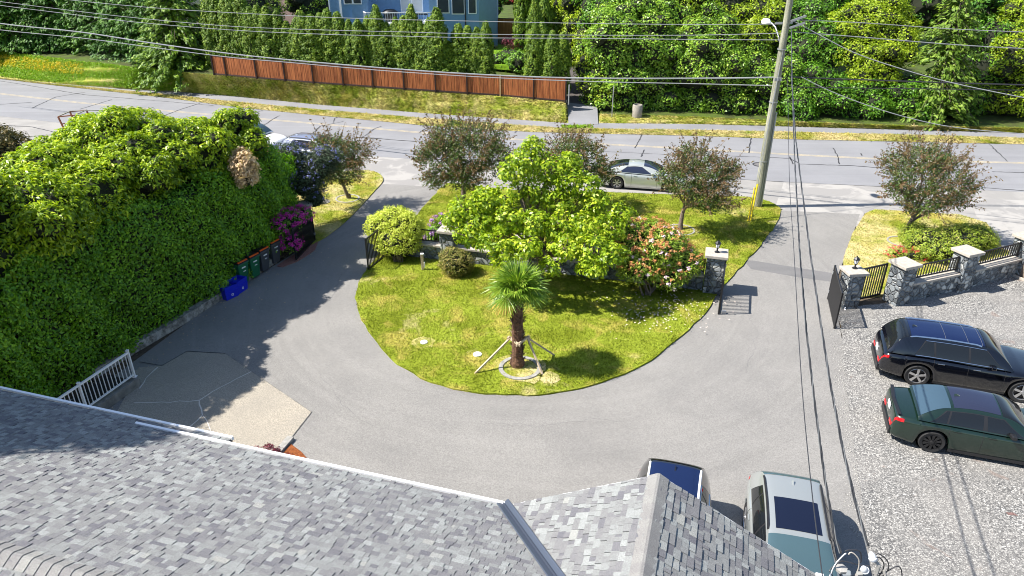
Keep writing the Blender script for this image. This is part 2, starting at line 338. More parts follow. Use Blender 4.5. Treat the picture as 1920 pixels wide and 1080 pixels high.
def blob_clusters(blobs, n, depth=.25, zmin=None, low=-1.0):
    """points near the outer skin of a union of ellipsoids; returns points, outward direction"""
    C = np.array([b[0] for b in blobs], float); Rr = np.array([b[1] for b in blobs], float)
    area = Rr[:, 0]*Rr[:, 1]+Rr[:, 0]*Rr[:, 2]+Rr[:, 1]*Rr[:, 2]; k = rng.choice(len(blobs), size=n*3, p=area/area.sum())
    d = rdir(n*3); rad = 1-depth*rng.random((n*3, 1))**1.5; P = C[k]+d*Rr[k]*rad; ok = d[:, 2] > low
    for i in range(len(blobs)):
        q = ((P-C[i])/Rr[i]); ins = (np.linalg.norm(q, axis=1) < .93-depth*.6) & (k != i); ok &= ~ins
    if zmin is not None: ok &= P[:, 2] > zmin
    return P[ok][:n], unit(d[ok][:n]/Rr[k[ok][:n]])
def puff(Cc, D, per, cr, L, asp, spread=.8, up=.35, out=.7, squash=.75):
    n = len(Cc)*per; c = np.repeat(Cc, per, 0); dd = np.repeat(D, per, 0)
    o = rdir(n)*(rng.random((n, 1))**.45)*cr; o[:, 2] *= squash
    P = c+o; N = unit(unit(o)*.6+dd*out+np.array([0, 0, up])+spread*rdir(n))
    return P, N, unit(unit(o)+dd*.4)
def foliage(name, V, mats, parent=None, core=None):
    n = len(V)//4; return npmesh(name, V, quadidx(n), mats, parent)
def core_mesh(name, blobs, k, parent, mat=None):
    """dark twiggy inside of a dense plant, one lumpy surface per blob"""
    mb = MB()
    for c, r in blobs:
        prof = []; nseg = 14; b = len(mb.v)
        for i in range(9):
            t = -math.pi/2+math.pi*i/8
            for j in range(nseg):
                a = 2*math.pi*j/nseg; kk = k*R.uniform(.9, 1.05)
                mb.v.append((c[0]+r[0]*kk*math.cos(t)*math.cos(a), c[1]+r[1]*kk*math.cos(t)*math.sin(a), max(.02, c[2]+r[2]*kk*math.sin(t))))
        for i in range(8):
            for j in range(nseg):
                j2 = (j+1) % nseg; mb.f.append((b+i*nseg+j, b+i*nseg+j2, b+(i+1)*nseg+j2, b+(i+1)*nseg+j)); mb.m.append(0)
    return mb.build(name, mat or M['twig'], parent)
def limb(mb, a, b, r0, r1, bend=.15, n=5, seg=4, m=0):
    a = Vector(a); b = Vector(b); L = (b-a).length; pts = []; off = Vector((R.uniform(-1, 1), R.uniform(-1, 1), R.uniform(-.3, .6)))*L*bend
    for i in range(seg+1):
        t = i/seg; pts.append(a.lerp(b, t)+off*math.sin(math.pi*t)*(1 if i % 2 else .8))
    mb.tube(pts, [lerp(r0, r1, i/seg) for i in range(seg+1)], n, m)
    return pts
LM = {}
LM['laurel'] = leafmat('laurel_leaves', [(.05, .10, .004), (.15, .25, .007), (.33, .45, .012), (.55, .63, .025), (.8, .78, .14)], .5, .25, .38)
LM['trim'] = leafmat('trimmed_laurel', [(.035, .10, .005), (.10, .25, .010), (.22, .44, .016), (.40, .60, .04)], .8, .15, .4)
LM['dead'] = leafmat('dry_leaves', [(.5, .32, .17), (.62, .45, .27), (.72, .55, .36), (.35, .3, .1)], 2, .2, .7)
LM['brown'] = leafmat('bronze_leaves', [(.05, .06, .012), (.11, .10, .02), (.20, .14, .035), (.09, .11, .02)], 2, .1, .5)
LM['cean'] = leafmat('dark_small_leaves', [(.015, .03, .015), (.04, .07, .03), (.09, .13, .06)], 2, .05, .5)
LM['ceanfl'] = leafmat('blue_flowers', [(.06, .07, .22), (.14, .15, .36), (.28, .28, .48)], 3, .1, .7)
LM['plum'] = leafmat('plum_leaves', [(.035, .07, .016), (.07, .13, .024), (.11, .17, .035), (.13, .095, .045), (.13, .18, .045), (.17, .16, .06)], 1.4, .15, .45)
LM['plumred'] = leafmat('plum_new_leaves', [(.10, .13, .035), (.17, .12, .05), (.22, .12, .07), (.16, .19, .05)], 1.4, .2, .45)
LM['magnolia'] = leafmat('magnolia_leaves', [(.07, .14, .008), (.18, .29, .012), (.34, .45, .02), (.55, .61, .045), (.78, .78, .16)], .9, .25, .4)
LM['gold'] = leafmat('golden_leaves', [(.26, .34, .02), (.50, .56, .06), (.68, .72, .14), (.80, .82, .28)], 2, .25, .5)
LM['round'] = leafmat('small_shrub', [(.08, .11, .015), (.17, .19, .03), (.34, .26, .08), (.12, .2, .03)], 3, .15, .5)
LM['rhodo'] = leafmat('rhododendron_leaves', [(.04, .12, .012), (.11, .26, .02), (.24, .42, .035), (.42, .52, .08)], 2, .12, .4)
LM['rhodo_pale'] = leafmat('rhododendron_pale', [(.08, .15, .012), (.22, .34, .03), (.40, .48, .06), (.56, .56, .12)], 2, .15, .4)
LM['rust'] = leafmat('faded_trusses', [(.36, .13, .03), (.52, .23, .08), (.62, .40, .20)], 3, .1, .7)
LM['pink'] = leafmat('pink_flowers', [(.70, .42, .55), (.82, .66, .72), (.6, .35, .55)], 3, .15, .7)
LM['magenta'] = leafmat('magenta_flowers', [(.40, .012, .22), (.60, .03, .36), (.78, .12, .50)], 3, .15, .6)
LM['purple'] = leafmat('purple_flowers', [(.28, .10, .42), (.42, .20, .58), (.55, .34, .68)], 3, .15, .6)
LM['red'] = leafmat('red_leaves', [(.35, .01, .02), (.55, .03, .05), (.25, .04, .03)], 3, .15, .6)
LM['maroon'] = leafmat('maroon_leaves', [(.10, .015, .03), (.20, .03, .06), (.36, .10, .14)], 3, .15, .5)
LM['azalea'] = leafmat('azalea', [(.12, .20, .015), (.25, .34, .03), (.38, .42, .06), (.60, .45, .24)], 2, .2, .5)
LM['cedar'] = leafmat('cedar_sprays', [(.035, .085, .004), (.09, .17, .008), (.20, .29, .014), (.38, .45, .035)], .9, .12, .6)
LM['conifer'] = leafmat('dark_conifer', [(.018, .065, .006), (.045, .14, .009), (.10, .23, .014), (.20, .34, .025)], .4, .1, .6)
LM['bough'] = leafmat('green_boughs', [(.03, .09, .006), (.09, .18, .010), (.20, .32, .016), (.38, .48, .035)], .5, .15, .55)
LM['conifer_lit'] = leafmat('conifer_bright', [(.05, .11, .010), (.11, .19, .015), (.2, .3, .03), (.3, .36, .04)], .6, .15, .6)  # paler green set for the drooping conifer
LM['ivy'] = leafmat('ivy_and_bramble', [(.05, .12, .010), (.12, .25, .018), (.25, .42, .035), (.38, .52, .06), (.54, .62, .18)], .5, .15, .35)
LM['yellowgreen'] = leafmat('yellow_green_leaves', [(.10, .18, .008), (.24, .34, .012), (.40, .50, .025), (.56, .60, .06)], .5, .25, .5)
LM['midgreen'] = leafmat('mid_green_leaves', [(.03, .10, .008), (.08, .21, .012), (.16, .33, .02), (.3, .46, .04)], .5, .15, .45)
LM['palm'] = leafmat('palm_leaf', [(.06, .12, .015), (.13, .23, .02), (.27, .38, .04), (.48, .53, .13)], 3, .2, .35)
LM['palmdry'] = leafmat('palm_dry', [(.5, .33, .05), (.62, .45, .12), (.4, .36, .08)], 3, .2, .5)
LM['bluegreen'] = leafmat('pale_shrub', [(.10, .2, .05), (.2, .34, .12), (.34, .48, .22)], 2, .15, .5)
LM['weeds'] = leafmat('tall_weeds', [(.12, .24, .01), (.22, .38, .015), (.36, .44, .03)], 1, .25, .6)
LM['wildfl'] = leafmat('wild_flowers', [(.5, .36, .01), (.66, .5, .02), (.36, .42, .03)], 1, .2, .6)
# ---------------------------------------------------------------- the ground and its sheets
def sheet(name, pts, z, mat, skirt=.06, kind='structure', label=None, jag=0, bm_res=None):
    """flat sheet over an outline of ground points, with a short edge going down"""
    mb = MB(); P = []
    n = len(pts)
    for i in range(n):
        a, b = Vector(pts[i][:2]), Vector(pts[(i+1) % n][:2]); L = (b-a).length
        k = max(1, int(L/.35)) if jag else 1
        nrm = Vector((-(b-a).y, (b-a).x)).normalized() if L > 0 else Vector((0, 0))
        for j in range(k):
            q = a.lerp(b, j/k)+nrm*R.uniform(-jag, jag); P.append((q.x, q.y, z))
    mb.face(P)
    if skirt:
        for i in range(len(P)):
            a, b = P[i], P[(i+1) % len(P)]; mb.face([a, (a[0], a[1], z-skirt), (b[0], b[1], z-skirt), b])
    o = mb.build(name, mat); tag(o, label, None, None, kind)
    # outward faces up
    me = o.data
    if me.polygons[0].normal.z < 0: me.flip_normals()
    return o
def poly(pxs, h=0): return [W(x, y, h) for x, y in pxs]
def smoothpoly(pts, k=4):
    out = []; n = len(pts)
    for i in range(n):
        p0, p1, p2, p3 = [Vector(pts[(i+j-1) % n]) for j in range(4)]
        for j in range(k):
            t = j/k; out.append(.5*((2*p1)+(p2-p0)*t+(2*p0-5*p1+4*p2-p3)*t*t+(3*p1-p0-3*p2+p3)*t**3))
    return out
mb = MB(); mb.face([(-400, -200, -.03), (400, -200, -.03), (400, 600, -.03), (-400, 600, -.03)]); tag(mb.build('ground', M['soil']), kind='structure')
RT = [(-700, 78), (0, 148), (100, 160), (300, 182), (450, 202), (600, 217), (800, 236), (1000, 248), (1300, 255), (1500, 262), (1920, 271), (3200, 291)]
RL = [(-700, 140), (0, 218), (200, 240), (700, 293), (1100, 322), (1500, 343), (1920, 360), (3200, 398)]
def rty(x): return interp(x, RT)
def rly(x): return interp(x, RL)
tag(sheet('road', poly(RT)+poly(RL)[::-1], .006, M['road'], 0), None)
sh = poly(RL)+poly([(3200, 470), (1950, 445), (1620, 400), (1460, 392), (1250, 372), (960, 362), (840, 352), (720, 345), (560, 345), (200, 320), (0, 300), (-300, 330)])
sheet('road_shoulder', sh, .002, M['shoulder'], 0)
sheet('driveway_entrance', poly([(690, 293), (835, 303), (850, 350), (812, 372), (700, 366), (722, 340), (700, 322)]), .010, M['apron'], 0)
sheet('driveway_entrance', poly([(1470, 341), (1640, 350), (1740, 358), (1650, 385), (1622, 398), (1610, 425), (1440, 425), (1468, 392), (1455, 384)]), .010, M['apron'], 0)
sheet('driveway_entrance', poly([(1820, 372), (2300, 392), (2300, 520), (1890, 480), (1862, 440), (1830, 405)]), .010, M['apron'], 0)
# driveway loop and everything paved in front of the house
drv = poly([(712, 345), (840, 352), (1000, 420), (1250, 420), (1452, 400), (1460, 395), (1612, 402), (1585, 480), (1560, 545), (1575, 615), (1640, 1020), (1700, 1500)])+[Vector((9, 1, 0)), Vector((-16, 1, 0)), Vector((-16, 18, 0))]+poly([(160, 745), (420, 555), (560, 470), (600, 440)])
sheet('driveway', drv, .014, M['drive'], 0)
sheet('driveway_patch', poly([(1396, 491), (1410, 489), (1562, 513), (1560, 529), (1500, 521), (1408, 505)]), .018, M['patch'], 0)
sheet('gravel_lot', poly([(1576, 612), (1590, 760), (1625, 1010), (1700, 1500)])+[Vector((40, 4, 0)), Vector((45, 34, 0))]+poly([(1925, 500), (1700, 560), (1655, 570), (1580, 578), (1566, 575)]), .024, M['gravel'], 0, jag=.03)
padpx = [(205, 800), (252, 715), (250, 700), (262, 690), (304, 687), (351, 660), (423, 664), (472, 698), (584, 774), (547, 821), (520, 852), (470, 900), (160, 860)]
sheet('concrete_pad', poly(padpx), .030, M['aggregate'], 0)
def line3(name, pts, wd, z, mat, kind='structure', wig=0, parent=None):
    mb = MB(); P = []
    for i in range(len(pts)-1):
        a, b = Vector(pts[i]), Vector(pts[i+1]); k = max(1, int((b-a).length/.25)) if wig else 1
        for j in range(k): P.append(a.lerp(b, j/k)+(Vector((R.uniform(-wig, wig), R.uniform(-wig, wig), 0)) if j else Vector((0, 0, 0))))
    P.append(Vector(pts[-1])); L = []; Rr = []
    for i, p in enumerate(P):
        d = (P[min(i+1, len(P)-1)]-P[max(0, i-1)]); d.z = 0; d = d.normalized() if d.length else Vector((1, 0, 0)); q = Vector((-d.y, d.x, 0))*wd/2*(R.uniform(.6, 1.4) if wig else 1)
        L.append((p.x+q.x, p.y+q.y, z)); Rr.append((p.x-q.x, p.y-q.y, z))
    for i in range(len(P)-1): mb.face([Rr[i], Rr[i+1], L[i+1], L[i]])
    o = mb.build(name, mat, parent)
    return tag(o, kind=kind) if kind else o
for c in ([(472, 698), (400, 735), (374, 752), (320, 756), (252, 757)], [(374, 752), (380, 780), (392, 800), (398, 830)], [(220, 786), (260, 790), (290, 806)], [(262, 730), (285, 700), (296, 690)], [(380, 780), (350, 810)]):
    line3('concrete_crack', poly(c), .035, .034, M['crackline'], wig=.05)
line3('concrete_joint', poly([(351, 660), (304, 687), (262, 680)]), .03, .035, M['seal'])
line3('concrete_joint', poly([(423, 664), (472, 698), (584, 774), (547, 821)]), .025, .035, M['conc_dark'])
line3('concrete_joint', poly([(351, 660), (423, 664)]), .04, .035, M['seal'])
for c in ([(900, 790), (1010, 800), (1120, 785), (1200, 800)], [(600, 700), (640, 760), (700, 800)], [(1380, 560), (1420, 620), (1400, 700)], [(560, 600), (620, 560), (650, 500)]):
    line3('driveway_crack', poly(c), .012, .0175, M['patch'], wig=.08)
# road paint, sealed cracks
ctr = [(-700, 103), (0, 175), (150, 192), (300, 206), (450, 219), (650, 236), (800, 249), (1000, 263), (1250, 276), (1500, 290), (1700, 300), (1920, 305), (3200, 330)]
for dz in (0, 1.6): line3('road_marking', poly([(x, y+dz) for x, y in ctr]), .07, .012, M['paint_y'])
cr = [[(0, 152), (40, 158), (140, 175), (160, 178), (400, 198)], [(60, 203), (105, 182), (160, 173)], [(150, 205), (210, 187)], [(300, 220), (340, 205), (375, 194)], [(445, 222), (490, 208), (500, 204)], [(490, 238), (520, 219), (525, 217)], [(590, 248), (600, 237), (640, 229), (645, 227)], [(625, 230), (628, 222), (643, 216)],
      [(680, 258), (700, 243), (715, 237)], [(785, 250), (800, 240), (827, 230)], [(640, 256), (700, 259), (780, 266)], [(965, 250), (973, 240)], [(1035, 268), (1055, 243)], [(1066, 268), (1083, 244)], [(1190, 278), (1206, 249)], [(1202, 294), (1208, 281)], [(1404, 287), (1408, 259)], [(1480, 294), (1483, 300), (1487, 308)],
      [(1562, 278), (1570, 292), (1574, 308)], [(1855, 271), (1889, 303)], [(1375, 293), (1480, 297), (1500, 308), (1600, 311), (1670, 317)], [(1860, 322), (1920, 324)], [(1840, 352), (1920, 358)], [(0, 196), (60, 192)], [(1614, 288), (1616, 292)], [(0, 235), (60, 238), (110, 250)], [(0, 260), (110, 252)], [(880, 258), (890, 268)], [(1090, 300), (1130, 303)]]
for c in cr: line3('sealed_crack', poly(c), .07, .016, M['seal'], wig=.035)
line3('sealed_crack', poly([(640, 256), (900, 273), (1250, 290), (1375, 293)]), .04, .015, M['seal'], wig=.02)
line3('pavement_edge', poly([(1130, 322), (1500, 343), (1690, 352)]), .035, .0165, M['seal'], wig=.03)
def ring(name, c, r0, r1, h, mat, parent=None, z=0, n=28):
    mb = MB(); mb.lathe([(r0, z), (r0, z+h), (r1, z+h), (r1, z)], c, n); return mb.build(name, mat, parent)
c = W(1425, 309); mhc = empty('manhole_cover', (c.x, c.y, .012), 0, 'round iron manhole cover in the road beside the utility pole', 'manhole cover')
mb = MB(); mb.lathe([(.0, .006), (.33, .006), (.33, 0)], n=24); mb.build('lid', plain('manhole_iron', (.16, .15, .15), .7, noise=.3, nscale=12), mhc); ring('rim', (0, 0, 0), .36, .46, .01, M['seal'], mhc)
# ---- lawns
def spread(path, xs=None): return path
isl = [(700, 492), (684, 512), (673, 532), (667, 560), (674, 590), (690, 622), (715, 655), (745, 684), (790, 710), (850, 730), (910, 740), (970, 743), (1030, 741), (1090, 729), (1150, 712), (1205, 688), (1250, 655), (1290, 620), (1322, 588), (1348, 550), (1375, 518), (1400, 490), (1430, 455), (1450, 428), (1463, 397), (1450, 384), (1400, 371), (1260, 367), (1130, 362), (960, 358), (850, 346), (832, 350), (808, 375), (775, 412), (735, 450)]
ISL = smoothpoly(poly(isl), 3)
sheet('lawn', ISL, .07, M['lawn'], .08, jag=.05)
LV = smoothpoly(poly([(600, 452), (632, 430), (665, 400), (700, 362), (718, 340), (712, 328), (690, 321), (640, 324), (560, 345), (480, 350), (440, 400), (520, 440), (575, 460)]), 3)
sheet('left_verge', LV, .06, M['lawn_dry'], .08, jag=.02)
RV = poly([(1582, 482), (1598, 440), (1622, 402), (1640, 394), (1700, 398), (1800, 404), (1850, 420), (1868, 445), (1880, 470), (1920, 475), (1900, 500), (1800, 530), (1660, 555), (1600, 560), (1580, 520)])
sheet('right_verge', RV, .06, M['lawn_straw'], .08, jag=.02)
# ---- far side: grass strip, footpath, bank
xs = [-700, -300, 0, 100, 250, 330, 425, 500, 600, 700, 800, 900, 1000, 1060, 1066, 1120, 1130, 1300, 1500, 1700, 1920, 2300, 3200]
SWB = [(-700, 75), (200, 168), (300, 176), (430, 190), (600, 206), (850, 226), (1060, 241), (1300, 244), (1600, 250), (1920, 259), (3200, 281)]
SWT = [(-700, 74), (200, 167), (300, 170), (430, 180), (600, 197), (850, 217), (1060, 231), (1300, 233), (1600, 241), (1920, 250), (3200, 272)]
FB = [(-700, 40, 2.2), (0, 98, 1.9), (250, 128, 1.9), (425, 142, 1.85), (482, 147, 1.8), (588, 156, 1.66), (700, 164, 1.5), (817, 172, 1.4), (938, 180, 1.25), (1060, 191, 1.12), (1066, 205, .3), (1120, 212, .2), (1130, 214, .3), (1300, 219, .3), (1500, 229, .3), (1700, 236, .3), (1920, 240, .3), (3200, 262, .3)]
def fbase(x, extra=0): return W(x, interp(x, FB), float(np.interp(x, [p[0] for p in FB], [p[2] for p in FB])))
rows = []
rows.append([W(x, rty(x))+Vector((0, .05, .012)) for x in xs])
rows.append([W(x, interp(x, SWB))+Vector((0, 0, .02)) for x in xs])
rows.append([W(x, interp(x, SWT))+Vector((0, 0, .03)) for x in xs])
fb = [fbase(x) for x in xs]
rows.append([rows[2][i].lerp(fb[i], .5)+Vector((0, 0, .02)) for i in range(len(xs))]); rows.append(fb)
rows.append([p+Vector((0, 6, .25)) for p in fb]); rows.append([p+Vector((0, 20, 1.0)) for p in fb]); rows.append([Vector((p.x*1.4, p.y+160, 7)) for p in fb])
def strip_mesh(name, r0, r1, mat, label=None, sub=1):
    mb = MB()
    for a, b in zip(rows[r0:r1], rows[r0+1:r1+1]):
        for i in range(len(xs)-1): mb.face([a[i], a[i+1], b[i+1], b[i]])
    return tag(mb.build(name, mat), kind='structure')
strip_mesh('road_verge', 0, 1, surf('dry_strip', lawnf(.95, (.14, .18, .02)), .95, .8, 20, .1))
strip_mesh('footpath', 1, 2, M['walk'])
strip_mesh('bank', 2, 4, M['bank'])
strip_mesh('garden_ground', 4, 7, surf('garden_soil', lambda n: mixc(n, mrange(n, noise(n, 1.2, 5, .6), .4, .6, 0, 1), (.05, .06, .015), (.07, .11, .012)), .95, .6, 12))
# fresh green tufts in the dry strip
# path between fence and bushes, rising, its far part coloured dark as shadow
pa = [W(1066, 233)+Vector((0, 0, .04)), W(1122, 234)+Vector((0, 0, .04))]; pbk = [fbase(1066)+Vector((-.1, .4, .45)), fbase(1120)+Vector((0, .4, .45))]
pc = [Vector((4.6, 64, 1.75)), Vector((6.6, 64, 1.75))]; pd = [Vector((4.3, 85, 3.6)), Vector((6.2, 85, 3.6))]
mb = MB()
mb.face([pa[0], pa[1], pbk[1], pbk[0]]); tag(mb.build('side_path', M['walk']), kind='structure')
mb = MB(); mb.face([pbk[0], pbk[1], pc[1], pc[0]]); mb.face([pc[0], pc[1], pd[1], pd[0]]); tag(mb.build('side_path', M['pathdark']), kind='structure')
# small beds
sheet('bark_mulch', poly([(546, 834), (566, 848), (586, 874), (600, 900), (480, 900), (528, 859)]), .05, M['mulch'], .05, jag=.03)
sheet('bark_mulch', poly([(520, 500), (536, 488), (558, 475), (600, 440), (590, 470), (556, 492), (530, 502)]), .04, M['mulch_pink'], .04, jag=.03)
sheet('gravel_lot_stain', poly([(1884, 960), (1900, 962), (1908, 968), (1890, 967)]), .028, M['stain'], 0, jag=.05)
# strip of bare soil and low stone edging under the hedge
HF = [(80, 790), (110, 762), (170, 712), (250, 660), (335, 610), (420, 556), (470, 520), (520, 488), (548, 470)]
hf = poly(HF)
sheet('hedge_bed', hf+[Vector((-12, 31, 0)), Vector((-18, 31, 0)), Vector((-18, 15, 0))], .05, M['soil'], .05)
def stone_run(name, pts, wd, h, mat, **k):
    o = MB()
    for a, b in zip(pts[:-1], pts[1:]): o.beam(Vector(a)+Vector((0, 0, h/2)), Vector(b)+Vector((0, 0, h/2)), wd, h)
    return tag(o.build(name, mat), **k)
stone_run('low_stone_edging', hf[2:8], .28, .32, surf('edging_stone', lambda n: mixc(n, mrange(n, noise(n, 5, 5, .7), .35, .65, 0, 1), (.11, .10, .085), (.42, .40, .36)), .9, .8, 14), label='low rough stone edging running under the foot of the trimmed hedge', cat='edging')
# ---- grass blades on the lawns (countless)
def inpoly(P, poly):
    x, y = P[:, 0], P[:, 1]; ins = np.zeros(len(P), bool); n = len(poly)
    for i in range(n):
        x1, y1 = poly[i][0], poly[i][1]; x2, y2 = poly[(i+1) % n][0], poly[(i+1) % n][1]
        c = ((y1 > y) != (y2 > y)) & (x < (x2-x1)*(y-y1)/((y2-y1) if y2 != y1 else 1e-9)+x1); ins ^= c
    return ins
def blades(name, outline, z, dens, h, wd, mat, label):
    P = np.array([(p[0], p[1]) for p in outline]); lo = P.min(0); hi = P.max(0); n = int((hi-lo).prod()*dens)
    q = rng.uniform(lo, hi, size=(n, 2)); q = q[inpoly(q, P)]; n = len(q)
    a = rng.uniform(0, 2*math.pi, n); hh = h*rng.uniform(.5, 1.5, n); ln = rng.normal(size=(n, 2))*hh[:, None]*.6
    V = np.zeros((n, 3, 3)); dx = np.cos(a)*wd/2; dy = np.sin(a)*wd/2
    V[:, 0, 0] = q[:, 0]-dx; V[:, 0, 1] = q[:, 1]-dy; V[:, 1, 0] = q[:, 0]+dx; V[:, 1, 1] = q[:, 1]+dy; V[:, 2, :2] = q+ln
    V[:, :2, 2] = z-.01; V[:, 2, 2] = z+hh
    return tag(npmesh(name, V.reshape(-1, 3), np.arange(n*3).reshape(-1, 3), mat), label, 'grass', None, 'stuff')
blades('grass', ISL, .07, 420, .055, .03, M['blade'], 'short mown grass of the lawn inside the driveway loop')
blades('grass', LV, .06, 260, .05, .035, M['blade_dry'], 'patchy dry grass of the left verge under the small tree')
blades('grass', RV, .06, 260, .05, .035, bladem('grass_blades_straw', .85), 'straw dry grass between the right driveway and the stone wall')
def bankblades(name, x0, x1, t0, t1, n, h, wd, mat, label):
    xx = rng.uniform(x0, x1, n); V = np.zeros((n, 3, 3))
    px = np.array(xs, float); 
    def rowat(r): A = np.array([tuple(p) for p in rows[r]]); return np.stack([np.interp(xx, px, A[:, i]) for i in range(3)], 1)
    A, B = rowat(t0), rowat(t1); t = rng.random((n, 1)); P = A+(B-A)*t
    a = rng.uniform(0, 2*math.pi, n); hh = h*rng.uniform(.4, 1.5, n)
    V[:, 0] = P; V[:, 1] = P; V[:, 0, 0] -= np.cos(a)*wd/2; V[:, 1, 0] += np.cos(a)*wd/2; V[:, 0, 1] -= np.sin(a)*wd/2; V[:, 1, 1] += np.sin(a)*wd/2
    V[:, 2] = P+np.stack([rng.normal(size=n)*hh*1.3, rng.normal(size=n)*hh*1.3, hh*.7], 1)
    return tag(npmesh(name, V.reshape(-1, 3), np.arange(n*3).reshape(-1, 3), mat), label, 'grass', None, 'stuff')
bladem_b = bladem('bank_blades', .8)
bankblades('grass', 200, 1062, 2, 4, 38000, .08, .08, bladem_b, 'rough half dry grass on the bank below the wooden fence')
bankblades('grass', -50, 2000, 0, 1, 30000, .10, .07, bladem('strip_blades', .9), 'dry grass strip between the road and the footpath')
bankblades('grass', 1122, 2000, 2, 4, 26000, .08, .08, bladem('bush_foot_blades', .7), 'dry grass at the foot of the roadside bushes')
# ---------------------------------------------------------------- the house with its shingle roof
EU = Vector((-.957, .288, 0)).normalized(); WV = Vector((-.288, -.957, 0)).normalized()
C0 = Vector((-.12, 8.2, 5.5)); SM = .39; SG = .5375; GA = 2.214; RB = 3.8
house = empty('house', (C0.x, C0.y, 0), 0, 'large house with grey architectural shingle roof, gable and white gutters in the foreground', 'house')
def hl(v): return Vector(v)-Vector((C0.x, C0.y, 0))
def shingles(name, org, u, v, vmax, lo, hi, parent, seed, course=.098):
    rr = random.Random(seed); mb = MB(); n = u.cross(v).normalized()
    if n.z < 0: n = -n
    k = 0; y = 0.0
    while y < vmax-.01:
        y1 = min(y+course, vmax); a0, a1, b0, b1 = lo(y), lo(y1), hi(y), hi(y1); x = min(a0, a1)-.02
        while x < max(b0, b1):
            wd = rr.choice((.055, .075, .09, .115, .14, .18))*rr.uniform(.8, 1.2); t = rr.choice((.005, .0065, .015, .018))
            def cl(q, l, h): return max(l, min(h, q))
            ax0, ax1 = cl(x, a0, b0), cl(x+wd-.004, a0, b0); bx0, bx1 = cl(x, a1, b1), cl(x+wd-.004, a1, b1)
            x += wd
            if ax1-ax0 < .004 and bx1-bx0 < .004: continue
            def P(q, yy, z): return org+u*q+v*yy+n*z
            ov = .02
            mb.hexa([P(ax0, y, 0), P(ax1, y, 0), P(bx1, y1+ov, -.004), P(bx0, y1+ov, -.004), P(ax0, y, .006+t), P(ax1, y, .006+t), P(bx1, y1+ov, .001+t*.45), P(bx0, y1+ov, .001+t*.45)])
        y = y1
    um = min(hi(vmax), hi(0.01)); l0, l1 = lo(0), lo(vmax); h0, h1 = hi(0), hi(vmax)
    mb.face([org+u*l0+n*.001, org+u*h0+n*.001, org+u*h1+v*vmax+n*.001, org+u*l1+v*vmax+n*.001], 1)
    mb.v = [tuple(hl(q)) for q in mb.v]
    return mb.build(name, [M['shingle'], M['black']], parent)
ca = 1/math.sqrt(1+SM*SM); vm = Vector((WV.x*ca, WV.y*ca, SM*ca)); cg = 1/math.sqrt(1+SG*SG); ER = -EU
vg = Vector((ER.x*cg, ER.y*cg, SG*cg)); vg2 = Vector((EU.x*cg, EU.y*cg, SG*cg))
KV = SM/SG
roof = shingles('roof', C0, EU, vm, RB/ca, lambda y: -KV*y*ca, lambda y: 15.0, house, 1); roof['label'] = 'long main roof slope of grey shingles'
e0 = C0-vm*.26; shl = shingles('roof', e0, EU, vm, .26, lambda y: 5.03, lambda y: 15.0, house, 2)
rg1 = shingles('roof', C0, WV, vg, GA/cg, lambda y: 0, lambda y: min(7.5, y*cg/KV), house, 3); rg1['label'] = 'left slope of the small front gable'
C1 = C0+ER*(2*GA); rg2 = shingles('roof', C1, WV, vg2, GA/cg, lambda y: 0, lambda y: 8.0, house, 4); rg2['label'] = 'right slope of the small front gable'
# back slope of the main roof, seen at the lower left
CR = C0+vm*(RB/ca); vb = Vector((WV.x*ca, WV.y*ca, -SM*ca)); back = shingles('roof', CR+vb*(3.9), EU, -vb, 3.9, lambda y: 2.0, lambda y: 15.0, house, 6)
def caps(org, d, va, vb_, length, step, parent):
    mb = MB(); na = d.cross(va).normalized(); nb = d.cross(vb_).normalized()
    if na.z < 0: na = -na
    if nb.z < 0: nb = -nb
    nm = (na+nb).normalized(); x = 0
    prof = [(-va, .15, na, .0), (-va, .075, na, .004), (-va, .02, nm, .012), (-vb_, .02, nm, .012), (-vb_, .075, nb, .004), (-vb_, .15, nb, .0)]
    while x < length:
        b = len(mb.v)
        for s, lift in ((0, .016), (step*1.15, .004)):
            for dr, dist, nn, ad in prof: mb.v.append(tuple(hl(org+d*(x+s)+dr*dist+nn*(.008+lift+ad))))
        for i in range(5): mb.f.append((b+i, b+i+1, b+7+i, b+6+i)); mb.m.append(0)
        b2 = len(mb.v)                                     # butt edge
        for dr, dist, nn, ad in prof: mb.v.append(tuple(hl(org+d*x+dr*dist+nn*(.0+ad))))
        for i in range(5): mb.f.append((b+i+1, b+i, b2+i, b2+i+1)); mb.m.append(0)
        x += step
    return mb.build('ridge_cap', M['capshingle'], parent, smooth=False)
AP = C0+vg*(GA/cg)
caps(AP, WV, vg, vg2, 6, .145, house)
caps(CR+EU*2.2, EU, vm, -vb if False else Vector((-WV.x*ca, -WV.y*ca, SM*ca)), 12, .145, house)
# valley flashing: two folded faces with a raised rib
vdir = (ER*KV+WV); vdir = Vector((vdir.x, vdir.y, SM)); VL = vdir.normalized(); mb = MB()
nA = EU.cross(vm).normalized(); nA = nA if nA.z > 0 else -nA; nB = WV.cross(vg).normalized(); nB = nB if nB.z > 0 else -nB
sA = nA.cross(VL).normalized(); sA = sA if sA.dot(EU) > 0 else -sA; sB = nB.cross(VL).normalized(); sB = sB if sB.dot(ER) > 0 else -sB
v0 = C0-VL*.05; v1 = C0+VL*5.2; up = Vector((0, 0, 1))
for a, b_ in ((v0, v1),):
    pr = lambda p: [hl(p+sA*.11+nA*.03), hl(p+sA*.10+nA*.045), hl(p+sA*.015+nA*.03), hl(p+up*.075), hl(p+sB*.015+nB*.03), hl(p+sB*.115+nB*.045), hl(p+sB*.12+nB*.03)]
    A, B_ = pr(a), pr(b_)
    for i in range(6): mb.face([A[i], A[i+1], B_[i+1], B_[i]])
mb.build('valley_flashing', M['flash'], house)
